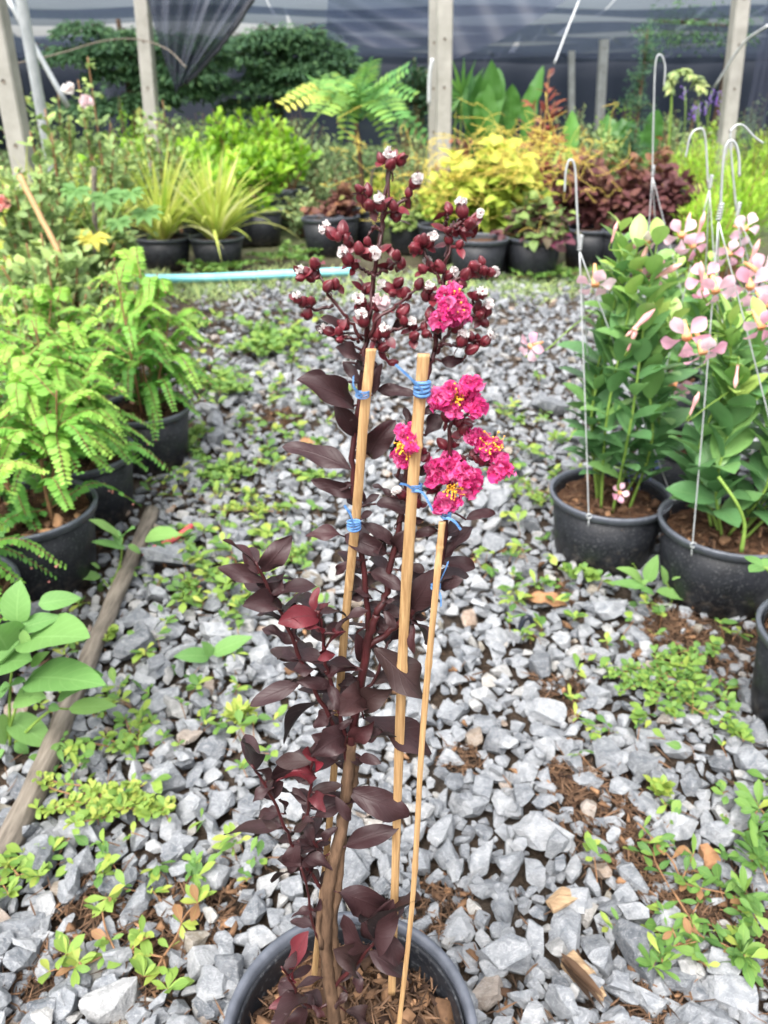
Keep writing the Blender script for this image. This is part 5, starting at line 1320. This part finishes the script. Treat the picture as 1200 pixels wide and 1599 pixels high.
for (u, v, y, w, mat, lab, n, L) in [
    (40, 150, 8.6, 110, 'herb', 'tall airy bush between the leaning post and the galvanised pipe, far back', 500, (.03, .06)),
    (185, 140, 9.4, 100, 'lime', 'tall airy light green bush left of the left concrete post, far back', 420, (.04, .07)),
    (300, 165, 10.2, 110, 'herb', 'tall airy bush under the tip of the drooping net', 500, (.03, .06)),
    (470, 165, 10.4, 110, 'herb', 'tall airy bush behind the right end of the lime bushes', 500, (.03, .06)),
    (640, 150, 9.8, 90, 'herb', 'tall airy bush between the cassia and the double concrete post', 450, (.03, .06)),
    (905, 150, 10.4, 110, 'herb', 'tall airy bush behind the red croton on its right', 550, (.03, .06)),
    (965, 135, 10.8, 100, 'lime', 'light airy bush at the foot of the short distant post', 450, (.04, .06)),
    (1080, 140, 10.2, 110, 'herb', 'tall airy bush behind the purple flower spikes', 550, (.03, .06)),
    (1130, 185, 8.8, 110, 'lime', 'light green bush under the purple flower spikes', 700, (.03, .06)),
    (1190, 140, 10.2, 110, 'herb', 'tall airy bush right of the right concrete post', 550, (.03, .06)),
    (700, 225, 6.6, 90, 'coly', 'yellowish loose bush at the foot of the double concrete post', 420, (.03, .07)),
    (20, 250, 6.3, 150, 'rose', 'leafy bush at the left edge behind the leaning concrete post', 900, (.05, .08)),
    (120, 235, 6.8, 150, 'lime', 'fresh green bush behind the galvanised pipe foot', 900, (.05, .08)),
    (205, 240, 7.2, 130, 'rose', 'leafy bush between the pipe and the lime bushes', 800, (.05, .08)),
    (290, 180, 9.6, 110, 'rose', 'taller leafy bush right of the left concrete post', 700, (.05, .09)),
    (470, 300, 6.9, 90, 'herb', 'low herb bush between the stacked black pots and the small red coleus', 600, (.03, .06)),
    (600, 270, 7.6, 110, 'coly', 'yellowish bush under the cassia leaves on the right', 600, (.04, .08)),
    (650, 190, 8.0, 90, 'herb', 'fluffy seeding herb left of the double post, in front of it', 700, (.02, .05)),
    (720, 205, 6.2, 100, 'colm', 'bronze coleus left of the yellow mound top', 500, (.05, .08)),
    (960, 180, 8.4, 120, 'rose', 'mixed green bush behind the rusty coleus', 800, (.04, .07)),
    (1045, 165, 9.6, 100, 'rose', 'leafy bush under the pale arching spray', 700, (.04, .07)),
    (100, 420, 4.6, 150, 'herb', 'low weeds under the yellow strap plants at the left', 700, (.03, .05)),
    (140, 375, 4.3, 120, 'herb', 'low weedy bush left of the front strap plant pot', 600, (.03, .05))]:
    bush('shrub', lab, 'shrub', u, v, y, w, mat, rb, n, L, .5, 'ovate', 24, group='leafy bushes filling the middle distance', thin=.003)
# ---- cassia: palm-like crown of long pinnate leaves on a brown trunk
c0 = D(566, 290, 6.9); top = D(556, 190, 6.9)
t = thing('cassia_shrub', 'shrub with long feathered leaves on a brown trunk behind the bud heads', 'shrub', [c0[0], c0[1], 0])
tr, lf = MB(), MB()
tube(tr, spline([[c0[0], c0[1], 0], c0, top], 16), [.026, .018], 9)
tr.build('trunk', M['bark'], t)
t2 = MB(); tube(t2, spline([[c0[0] + .06, c0[1], 0], D(580, 280, 6.9), D(590, 255, 6.95), D(590, 235, 7.0)], 12), [.015, .01], 7)
t2.build('side_trunk', M['oldwood'], t)
FR = [((575, 98), -.3, .5), ((578, 100), -.6, .6), ((635, 108), -.2, .5), ((645, 150), -.3, .55), ((665, 215), -.1, .45), ((485, 125), -.3, .5), ((445, 165), -.4, .98), ((450, 150), .3, .7), ((520, 140), -.7, .6), ((500, 175), -.8, .7), ((600, 130), -.7, .55), ((620, 185), -.8, .6), ((540, 215), -.5, .7), ((610, 225), -.3, .7), ((480, 200), .5, .7), ((640, 185), .5, .5), ((560, 120), .6, .5), ((530, 230), .4, .75), ((515, 118), .5, .55)]
for (u, v), dy, tn in FR:
    e = D(u, v, 6.9 + dy); b = top + rb.normal(0, .012, 3)
    m = (b * .5 + e * .5) + np.array([0, 0, .05 + .09 * (v > 130)])
    s = spline([b, m, e], 26); tube(lf, s[::2], [.006, .002], 4, tn * .5)
    tg = nrm(np.gradient(s, axis=0)); sd = nrm(np.cross(tg, [0, -.6, .8])); up = nrm(np.cross(sd, tg))
    idx = np.arange(5, 26, 2); Ll = .125 * (1 - .35 * np.abs(np.linspace(-.8, 1, len(idx)))) * np.linalg.norm(e - b) / .62
    for sg in (-1, 1):
        leaves(lf, s[idx], sd[idx] * sg + tg[idx] * .25 + up[idx] * .15, up[idx] + sd[idx] * sg * -.3, Ll, Ll * .36, .4, .2, .05, 'ellip', 5, 1, np.clip(tn + rb.normal(0, .07, len(idx)), 0, 1), rb)
lf.build('foliage', leafmat("cassia_leaf", [(0, (0.05, 0.17, 0.05)), (0.5, (0.13, 0.34, 0.09)), (0.8, (0.34, 0.5, 0.09)), (1, (0.6, 0.56, 0.12))], 0.5, 0.35, 0.2, spec=0.35, nside=10), t)
# ---- coleus row in big black pots
CG = 'coleus plants in the far row of big black pots'
def coleus(label, u, vtop, y, w, mat, n, pot=(.185, .25), L=(.06, .11), depth=None, hd=.5, ns=26, tint=(.1, 1), name='potted_coleus', u_pot=None):
    return bush(name, label, 'potted plant', u, vtop, y, w, mat, rb, n, L, .68, 'ovate', ns, droop=(.4, 1.3), pot=pot, depth=depth, group=CG, upl=.15, hdome=hd, tint=tint, topbias=.75, thin=.004)
coleus('large yellow-green coleus mound, biggest of the row', 778, 196, 5.6, 185, 'coly', 900, (.19, .25, -.22), (.09, .15), .32, .45, 34)
coleus('smaller pale yellow coleus left of the big mound behind the magenta bud heads', 690, 262, 5.9, 120, 'coly', 560, (.17, .25, -.2), (.05, .09), .25, .5, 22, (0, .8))
coleus('green coleus with purple leaf centres below right of the yellow mound', 842, 298, 5.15, 130, 'colv', 620, (.185, .25), (.06, .10), .22)
coleus('rusty maroon coleus right of the yellow mound', 925, 222, 5.8, 120, 'colm', 700, (.19, .25, -.25), (.06, .10), .28, .4)
coleus('dark purple coleus just left of the lime feathery plants', 1065, 245, 5.3, 120, 'colm', 760, (.18, .25, -.05), (.06, .10), .26, .4, 26, (0, .6))
coleus('brownish coleus between the rusty and the dark purple ones', 990, 240, 5.5, 100, 'colm', 520, (.17, .25, -.1), (.06, .09), .22, .35, 18, (.3, .95))
coleus('small red and orange coleus behind the path in its own pot', 528, 278, 6.3, 105, 'colm', 420, (.165, .25, -.1), (.05, .08), .25, .5, 18, (.3, 1))
coleus('tall thin brown coleus on one stem right of the tall hook', 1038, 195, 6.3, 50, 'colm', 160, (.12, .2), (.05, .08), .15, .4, 7, (.5, 1))
coleus('green coleus leaning out low between the path pots', 640, 300, 6.1, 100, 'colv', 420, (.165, .25), (.05, .08), .22, .5, 18, (.4, 1))
for (u, v, y, r, lab) in [(748, 372, 5.05, .19, 'wide black pot with bare soil and a dry twig, in the far row'), (575, 352, 6.5, .15, 'black pot standing right of the small red coleus'), (505, 368, 6.0, .16, 'black pot standing at the left end of the far row')]:
    p = D(u, v, y); t = thing('plant_pot', lab, 'pot', [p[0], p[1], 0], 'black pots in the far row'); simplepot(t, np.array([p[0], p[1], 0]), r, .26, rb)
# dodder: fine yellow threads over the coleus
th = MB()
for _ in range(150):
    u = rb.normal(790, 75) if rb.rand() < .65 else rb.uniform(560, 900); v = (215 + abs(rb.normal(0, 45))) if u > 700 else rb.uniform(220, 340)
    y = 5.35 + rb.normal(0, .12) - (v - 215) * .001
    p = [D(u, v, y)]
    for k in range(5): p.append(p[-1] + rb.normal(0, .055, 3) * [1.3, .8, 1])
    tube(th, spline(p, 18), .0013, 4, cap=False)
tag(th.build('dodder_vine', M['thread'], loc=D(790, 250, 5.4)), 'tangle of fine yellow threads creeping over the yellow coleus mound', 'vine')
# ---- back centre: broad upright leaves, red croton, fan palm
def upright(label, u, vtop, y, wpx, n, rng, name='broad_leaved_plant', Wl=.10, tint=(.3, .9)):
    top_ = D(u, vtop, y); R = wpx / 2 * mpp(u, vtop, y); c = np.array([top_[0], y, 0.])
    t = thing(name, label, 'plant', c, 'upright broad leaved plants at the back'); lf, st = MB(), MB()
    H = top_[2]
    for k in range(n):
        x = rng.uniform(-R, R); yy = rng.uniform(-R, R) * .7; b = c + [x, yy, H * rng.uniform(.25, .5)]
        tube(st, spline([c + [x * .4, yy * .4, 0], b], 6), [.01, .006], 6)
        Ll = H * rng.uniform(.3, .55)
        leaves(lf, b, np.array([x * .35, yy * .3, 1.0]), np.array([rng.normal(0, .3), -1.0, .2]), Ll, Wl * rng.uniform(.7, 1.2), rng.uniform(-.2, .9), .2, .12, 'obov', 12, 2, rng.uniform(*tint), rng, 4)
    st.build('stem', M['stemgreen'], t); lf.build('foliage', M['broad'], t)
upright('clump of tall dark upright leaves right of the double concrete post', 752, 95, 8.6, 50, 10, rb, Wl=.16, tint=(.0, .4))
upright('clump of lighter upright leaves behind the yellow coleus mound', 800, 92, 8.4, 75, 17, rb, Wl=.17, tint=(.2, .75))
upright('single broad upright leaves right of the red croton', 884, 128, 8.0, 30, 4, rb, Wl=.15, tint=(.5, .9))
upright('dark broad leaves left of the bluish feathery tree trunk', 995, 165, 8.8, 60, 8, rb, Wl=.2, tint=(0, .4))
bush('croton', 'red and bronze croton rising above the yellow coleus', 'croton', 856, 104, 7.2, 90, 'redleaf', rb, 420, (.08, .14), .4, 'ellip', 14, hdome=.75, thin=.006, upl=.4)
t = thing('fan_palm', 'small fan leaved palm right beside the double concrete post', 'palm', D(722, 160, 8.9) * [1, 1, 0])
lf, st = MB(), MB()
for (u, v) in [(722, 150), (735, 165), (712, 168)]:
    e = D(u, v, 8.9 + rb.normal(0, .1)); tube(st, spline([e * [1, 1, 0], e * [1, 1, .6], e], 8), .008, 5)
    a = np.linspace(-2.4, 2.4, 15) + 1.57
    leaves(lf, np.repeat(e[None], 15, 0), np.stack([np.cos(a), rb.normal(-.2, .15, 15), np.sin(a)], -1), [0, -1.0, .3], .34, .035, .3, .5, 0, 'lance', 6, 1, rb.uniform(.2, .7, 15), rb)
st.build('stem', M['stemgreen'], t); lf.build('foliage', M['broad'], t)
# ---- right: lime feathery plants
def feath(label, u, vtop, y, wpx, n, tint=(.3, 1)):
    return bush('fine_leaved_plant', label, 'plant', u, vtop, y, wpx, 'lime', rb, n, (.035, .07), .14, 'lance', 46, droop=(.0, .5), group='lime green fine leaved plants on the right', upl=1.0, hdome=.3, tint=tint, nseg=2, topbias=1.1)
feath('biggest lime green fine leaved plant at the right edge above the pink flowers', 1165, 248, 4.9, 150, 3000)
feath('lime green fine leaved plant behind the biggest one, below the purple flowers', 1105, 208, 6.6, 150, 2600)
feath('lime green fine leaved plant at the far right edge under the concrete post', 1190, 200, 6.9, 130, 2200)
feath('lime green fine leaved plant low beside the dark purple coleus', 1120, 290, 4.5, 110, 1800)
# purple flower spikes
t = thing('purple_flowered_plant', 'slender plant with purple flower spikes in front of the right concrete post', 'plant', D(1110, 200, 7.6) * [1, 1, 0])
st, fl = MB(), MB()
for (u, v) in [(1085, 172), (1092, 168), (1103, 165), (1112, 147), (1123, 150), (1127, 165), (1070, 142), (1088, 175)]:
    e = D(u, v - 6, 7.6 + rb.normal(0, .1)); b = D(u + rb.normal(0, 6), v + 60, 7.6)
    tube(st, spline([b * [1, 1, 0], b, e], 8), .004, 5)
    fl = MB()
    for k in range(10): blob(fl, e + [rb.normal(0, .012), rb.normal(0, .012), -.011 * k], .007, 1)
    fl.build('flower_spike', M['purple'], t)
st.build('stem', M['stemgreen'], t)
# pale arching spray
t = thing('variegated_plant', 'pale cream and green leafy spray arching over beside the tall hook', 'plant', D(1060, 180, 7.4) * [1, 1, 0])
st, lf = MB(), MB()
s = spline([D(1050, 260, 7.4) * [1, 1, 0], D(1048, 180, 7.4), D(1050, 120, 7.4), D(1075, 112, 7.35), D(1098, 140, 7.3)], 30); tube(st, s, [.012, .004], 6)
for k in range(10, 30):
    a = rb.uniform(0, 6.28, 4)
    leaves(lf, np.repeat(s[k][None], 4, 0), np.stack([np.cos(a), np.sin(a), rb.normal(-.2, .4, 4)], -1), [0, -.5, 1.0], rb.uniform(.06, .10, 4), rb.uniform(.03, .05, 4), .9, .2, .05, 'ovate', 5, 1, rb.uniform(.5, 1, 4), rb)
st.build('stem', M['stemgreen'], t); lf.build('foliage', M['herb'], t)
# bluish feathery tree
def feathertree(label, u, vtop, y, wpx, n):
    top_ = D(u, vtop, y); R = wpx / 2 * mpp(u, vtop, y); c = np.array([top_[0], y, 0.]); H = top_[2]
    t = thing('feathery_tree', label, 'tree', c); tr, lf = MB(), MB()
    tube(tr, spline([c, c + [.02, 0, H * .5], c + [0, 0, H]], 14), [.02, .005], 7)
    for k in range(34):
        f = rb.uniform(.25, 1); a = rb.uniform(0, 6.28); b = c + [0, 0, H * f]
        e = b + np.array([R * math.cos(a), R * math.sin(a), .10]) * rb.uniform(.5, 1.0) * (1.1 - .6 * f)
        s = spline([b, (b + e) / 2 + [0, 0, .05], e], 10); tube(tr, s, [.005, .002], 4)
        m = n // 34; p = s[rb.randint(1, 10, m)] + rb.normal(0, R * .10, (m, 3))
        aa = rb.uniform(0, 6.28, m)
        leaves(lf, p, np.stack([np.cos(aa), np.sin(aa), rb.normal(.3, .4, m)], -1), rb.normal(0, 1, (m, 3)) + [0, 0, 1], rb.uniform(.03, .07, m), .008, .3, .1, 0, 'lance', 2, 1, rb.rand(m), rb)
    tr.build('trunk', M['bark'], t); lf.build('crown', M['fern'], t)
feathertree('bluish feathery young tree left of the right concrete post', 1012, 48, 8.2, 90, 3000)
# ---- dark tiered tree in the shade behind the net on the left
def tiertree(label, u, vtop, y, tiers, n, rng, tint=(0, .9)):
    c = D(u, 160, y) * [1, 1, 0]; H = D(u, vtop, y)[2]
    t = thing('shade_tree', label, 'tree', c, 'dark trees behind the nets'); tr, lf = MB(), MB()
    tube(tr, spline([c, c + [.05, 0, H * .5], c + [.02, 0, H]], 14), [.08, .03], 9)
    for (tu, tv, tw, th_) in tiers:
        e0 = D(tu, tv, y); rx = tw / 2 * mpp(tu, tv, y); ry = rx * .8
        for k in range(8):
            a = rng.uniform(0, 6.28); e = e0 + [rx * .8 * math.cos(a), ry * math.sin(a), rng.normal(0, .03)]
            tube(tr, spline([[c[0], c[1], e0[2] - .1], e0 - [0, 0, .05], e], 8), [.02, .005], 5)
        m = int(n * 1.7 * tw / 200); a = rng.uniform(0, 6.28, m); q = np.sqrt(rng.rand(m))
        p = e0 + np.stack([rx * q * np.cos(a), ry * q * np.sin(a), rng.normal(0, th_, m) - q * q * .12], -1)
        d = np.stack([np.cos(a) + rng.normal(0, .5, m), np.sin(a) + rng.normal(0, .5, m), rng.normal(-.25, .25, m)], -1)
        leaves(lf, p, d, np.array([0, -.3, 1.0]) + rng.normal(0, .35, (m, 3)), rng.uniform(.07, .15, m), rng.uniform(.025, .042, m), .4, .2, 0, 'ellip', 4, 1, np.clip(tint[0] + (tint[1] - tint[0]) * rng.beta(2, 2.5, m), 0, 1), rng)
    tr.build('trunk', M['bark'], t); lf.build('crown', M['tree'], t)
rt = np.random.RandomState(55)
tiertree('dark layered tree behind the left concrete post', 200, 30, 12.0, [(110 + rt.uniform(0, 190), 38 + 7.5 * k + rt.normal(0, 4), rt.uniform(70, 150), .035) for k in range(17)], 700, rt, (.1, 1))
tiertree('dark layered tree right of the hanging net', 430, 40, 12.6, [(360 + rt.uniform(0, 170) , 42 + 7.5 * k + rt.normal(0, 4), rt.uniform(70, 150), .035) for k in range(17)], 700, rt, (.1, 1))
tiertree('light crowned tree beyond the net at the upper right', 1120, 15, 15.5, [(1110, 40, 150, .15), (1060, 30, 100, .15)], 500, rt, (.4, 1))
bush('creeper_column', 'dark climbing plant mass on the net behind the double concrete post', 'climbing plant', 652, 85, 13, 70, 'tree', rb, 700, (.08, .14), .5, 'ovate', 16, tint=(0, .5), hdome=.1, thin=.005)

# ================================================================== POSTS, PIPES
def post(label, u1, v1, u2, v2, y, wpx, name='concrete_post', mat='concrete', sq=True, zt=2.3, group='pale concrete posts'):
    a, b = D(u1, v1, y), D(u2, v2, y)
    k = (b - a) / (b[2] - a[2])
    p0, p1 = a + k * (-a[2] - .1), a + k * (zt - a[2])
    r = wpx / 2 * mpp((u1 + u2) / 2, (v1 + v2) / 2, y)
    m = MB()
    if sq:
        pts = np.linspace(0, 1, 12)[:, None] * (p1 - p0) + p0
        sh = np.array([(-1, -.8), (-.85, -1), (.85, -1), (1, -.8), (1, 1), (-1, 1)]) * r
        V = (pts[:, None] + np.stack([sh[:, 0], sh[:, 1], 0 * sh[:, 0]], -1)[None]).reshape(-1, 3)
        i, j = np.meshgrid(np.arange(11), np.arange(6), indexing='ij'); j2 = (j + 1) % 6
        m.add(V, [np.stack([i * 6 + j, i * 6 + j2, (i + 1) * 6 + j2, (i + 1) * 6 + j], -1).reshape(-1, 4), np.arange(6)[None, ::-1], np.arange(6)[None] + 66])
        o = m.build(name, M[mat], loc=p0, smooth=False)
        h_ = MB()                                    # cast bolt holes, every 30 cm
        for q in np.arange(.5, zt, .3):
            pc = p0 + k * (q + .1) + [0, -r * 1.0, 0]
            a_ = np.linspace(0, 6.2832, 13)[:-1]
            V = np.concatenate([pc + np.stack([.011 * np.cos(a_), 0 * a_ - .003, .011 * np.sin(a_)], -1), pc + np.stack([.011 * np.cos(a_), 0 * a_ + .002, .011 * np.sin(a_)], -1)])
            i = np.arange(12)
            h_.add(V, [np.arange(12)[None], np.stack([i, (i + 1) % 12, (i + 1) % 12 + 12, i + 12], -1)])
        h_.build('bolt_hole', M['oldwood'], o)
    else:
        tube(m, spline([p0, p1], 12), r, 16)
        o = m.build(name, M[mat], loc=p0)
    return tag(o, label, 'post' if sq else 'pipe', group)
post('leaning pale concrete post at the left edge, widest of all posts', 0, 62, 30, 222, 4.6, 30)
post('pale concrete post left of the hanging net', 222, 0, 238, 190, 6.6, 21)
post('front one of the two concrete posts standing together in the centre', 695, 0, 693, 180, 6.4, 24)
post('rear narrower one of the two concrete posts standing together in the centre', 678, 0, 677, 150, 6.75, 15)
post('pale concrete post at the upper right, leaning toward its foot', 1158, 0, 1143, 140, 7.0, 22)
post('short distant concrete post behind the yellow coleus', 944, 62, 938, 165, 13, 13, zt=D(944, 62, 13)[2])
post('tiny far concrete post stub against the dark net', 893, 80, 893, 97, 17, 9, zt=D(893, 80, 17)[2])
post('galvanised upright pipe between the leaning post and the rose bushes', 33, 0, 84, 280, 4.9, 17, 'galvanised_pipe', 'galv', False, 2.2, 'galvanised pipes on the left')
m = MB(); tube(m, spline([D(8, -10, 5.1), D(107, 168, 5.1)], 8), .016, 12)
tag(m.build('galvanised_pipe', M['galv'], loc=D(107, 168, 5.1)), 'thin diagonal brace pipe crossing the upright galvanised pipe', 'pipe', 'galvanised pipes on the left')
m = MB(); tube(m, .0 + spline([D(15, 102, 5.5), D(90, 85, 5.6), D(160, 65, 5.7), D(215, 62, 5.8), D(262, 78, 5.7), D(291, 106, 5.6)], 40), .0042, 8)
tag(m.build('grey_hose', M['oldwood'], loc=D(15, 102, 5.5)), 'thin grey hose arching past the left concrete post', 'hose')
m = MB(); tube(m, spline([D(905, 0, 7.5), D(885, 50, 7.4), D(866, 100, 7.3)], 16), .008, 6)
tag(m.build('wire', M['wire'], loc=D(905, 0, 7.5)), 'grey wire slanting down from the roof net above the red croton', 'wire')
m = MB(); tube(m, spline([D(676, 92, 6.3), D(671, 120, 6.3), D(670, 165, 6.3)], 12), .014, 8)
tag(m.build('cable', M['wire'], loc=D(676, 92, 6.3)), 'grey cable hanging from the double concrete post', 'cable')
m = MB(); tube(m, spline([D(1200, 40, 6.6), D(1160, 70, 6.8), D(1115, 138, 7.0)], 14), .010, 6)
tag(m.build('wire', M['wire'], loc=D(1115, 138, 7.0)), 'grey wire slanting past the right concrete post', 'wire')
m = MB(); rod(m, [D(30, 275, 3.0), D(95, 400, 2.9)], .011, 7, 12, .001)
tag(m.build('bamboo_cane', M['bamboo'], loc=D(95, 400, 2.9)), 'brown cane slanting among the rose bushes at the left edge', 'cane')
m = MB(); rod(m, [D(146, 262, 4.0), D(150, 420, 4.0)], .013, 7, 12, .001)
tag(m.build('wooden_cane', M['oldwood'], loc=D(150, 420, 4.0)), 'grey upright cane beside the papaya plant', 'cane')

# ================================================================== SHADE NETS
def sheet(name, mat, label, grid, group='black shade nets', cat='shade net'):
    nu, nv = grid.shape[:2]
    m = MB(); i, j = np.meshgrid(np.arange(nu - 1), np.arange(nv - 1), indexing='ij')
    m.add(grid.reshape(-1, 3), np.stack([i * nv + j, (i + 1) * nv + j, (i + 1) * nv + j + 1, i * nv + j + 1], -1).reshape(-1, 4))
    return tag(m.build(name, M[mat], loc=grid[0, 0]), label, cat, group)
def roofz(x, y):
    # the net sags between wires strung every 2.4 m
    return 2.12 - .2 * np.sin(np.pi * ((y / 2.4) % 1.0)) + .03 * np.sin(x * 1.7 + y) - .0 * x
def roofpanel(x0f, x1f, ya, yb, label, mat='net', dz=0.0):
    ys_ = np.linspace(ya, yb, 220); s_ = np.linspace(0, 1, 30)
    Y_, S_ = np.meshgrid(ys_, s_, indexing='ij')
    X_ = x0f(Y_) * (1 - S_) + x1f(Y_) * S_
    sheet('shade_net', mat, label, np.stack([X_, Y_, roofz(X_, Y_) + dz], -1))
def seam(c, g, ph):  # lens shaped gaps where two nets are only laced together
    return (lambda Y_: c - g * np.maximum(0, np.sin(Y_ * 1.5 + ph)) ** 2 * .9 - .01, lambda Y_: c + g * np.maximum(0, np.sin(Y_ * 1.5 + ph)) ** 2 * .9 + .01)
s25, s42, s62 = seam(2.55, .055, .3), seam(4.25, .055, 1.4), seam(6.3, .07, 2.2)
sm1, sm6 = seam(-1.3, .05, .9), seam(-6.5, .1, 0)
roofpanel(sm1[1], s25[0], 8.6, 23, 'roof net over the centre, behind the double concrete post')
roofpanel(s25[1], s42[0], 8.0, 23, 'roof net strip between the first two rows of bright gaps')
roofpanel(s42[1], s62[0], 8.6, 23, 'roof net strip between the second and third rows of bright gaps')
roofpanel(s62[1], lambda Y_: 0 * Y_ + 16, 8.6, 23, 'roof net at the far upper right')
roofpanel(lambda Y_: 0 * Y_ - 6, sm1[0], 7.4, 12.6, 'roof net over the upper left corner', 'netthin')
roofpanel(lambda Y_: 0 * Y_ - 6, sm1[0], 15.0, 23, 'roof net past the bright gap at the upper left', 'netthin')
roofpanel(lambda Y_: 0 * Y_ - 16, lambda Y_: 0 * Y_ - 6.03, 7.4, 23, 'roof net past the left edge', 'netthin')
def wall(x0, y0, x1, y1, zt, label, mat='netwall', fold=.10, f=7, zb=-.05):
    s_ = np.linspace(0, 1, 160); z_ = np.linspace(0, 1, 16)
    S_, Z_ = np.meshgrid(s_, z_, indexing='ij')
    L_ = math.hypot(x1 - x0, y1 - y0); nx, ny = (y1 - y0) / L_, -(x1 - x0) / L_
    w = fold * np.sin(S_ * L_ * f * .6 + 2 * np.sin(S_ * 9)) * (.4 + .6 * (1 - Z_))
    sheet('shade_net', mat, label, np.stack([x0 + (x1 - x0) * S_ + nx * w, y0 + (y1 - y0) * S_ + ny * w, zb + (zt - zb) * Z_], -1))
wall(-17, 23.2, 17, 23.2, 2.15, 'long dark net wall closing the back of the nursery')
wall(-9.5, 8, -9.5, 23, 2.2, 'dark net wall along the left side')
wall(15, 8, 15, 23, 2.2, 'dark net wall along the right side')
wall(-4.9, 15.0, -1.2, 15.2, 1.75, 'dark net hung behind the layered trees', 'netwall', .12)
# bunched net hanging at the left of the post, as a drooping triangle
def drape(A, Bp, tip, y, label, mat='net', folds=3, amp=.06, power=1.0):
    s_ = np.linspace(0, 1, 60); t_ = np.linspace(0, 1, 40)
    S_, T_ = np.meshgrid(s_, t_, indexing='ij')
    a, b, c = D(*A, y), D(*Bp, y + .5), D(*tip, y + .1)
    topp = a + (b - a) * S_[..., None]; topp[..., 2] -= .05 * np.sin(np.pi * S_)
    low = c + (a * (1 - S_[..., None]) + b * S_[..., None] - c) * (np.abs(S_ - .28)[..., None] ** 1.05 * .12)
    P = topp * (1 - T_[..., None]) + low * T_[..., None]
    P[..., 0] += .06 * np.sin(np.pi * T_) * (S_ - .4)
    P[..., 1] += amp * (.5 * np.sin(S_ * folds * 6.283 + T_ * 2) + .4 * np.sin(S_ * 11 - T_ * 5) + .3 * np.sin(S_ * 47 + T_ * 6)) * (1 - .6 * T_)
    P[..., 2] -= .05 * np.sin(np.pi * T_) * (S_ > .5) * (S_ - .5)
    sheet('shade_net', mat, label, P)
    return P
P = drape((218, -60), (432, -70), (276, 150), 6.3, 'loose net drooping to a point between the left concrete post and the layered tree', 'netdrape')
m = MB(); edge = P[-1]; rod(m, [edge[i] for i in range(0, 40, 4)] + [edge[-1]], .02, 8, 40, .003)
tag(m.build('net_hem', plain("net_hem", (.01, .012, .018), (.03, .033, .045), 40, .7), loc=D(268, 152, 6.35)), 'bunched rope-like hem along the drooping net', 'net hem')
# slanting front net behind the double post
s_ = np.linspace(0, 1, 40); t_ = np.linspace(0, 1, 30)
S_, T_ = np.meshgrid(s_, t_, indexing='ij')
a, b = D(700, 96, 7.4), D(900, -10, 8.6)
low = a + (b - a) * S_[..., None]; low[..., 2] -= .05 * np.sin(np.pi * S_)
up_ = np.stack([low[..., 0] - .3 * (1 - S_), low[..., 1] + .5, 2.2 + .0 * S_], -1)
P = low * (1 - T_[..., None]) + up_ * T_[..., None]; P[..., 1] += .05 * np.sin(S_ * 25 + T_ * 3)
sheet('shade_net', 'netthin', 'slanting net edge running up from the double concrete post to the right', P)
a, b = D(510, 60, 8.8), D(672, 70, 8.4)
low = a + (b - a) * S_[..., None]; low[..., 2] -= .06 * np.sin(np.pi * S_)
up_ = np.stack([low[..., 0], low[..., 1] + .6, 2.15 + 0 * S_], -1)
P = low * (1 - T_[..., None]) + up_ * T_[..., None]; P[..., 1] += .06 * np.sin(S_ * 9 + T_ * 14)
sheet('shade_net', 'netthin', 'rolled net edge sagging left of the double concrete post', P)
wall(D(1188, 60, 6.9)[0], 6.9, D(1240, 60, 6.9)[0], 7.0, 2.2, 'dark net strip hanging at the right picture edge', 'net', .05, 20)
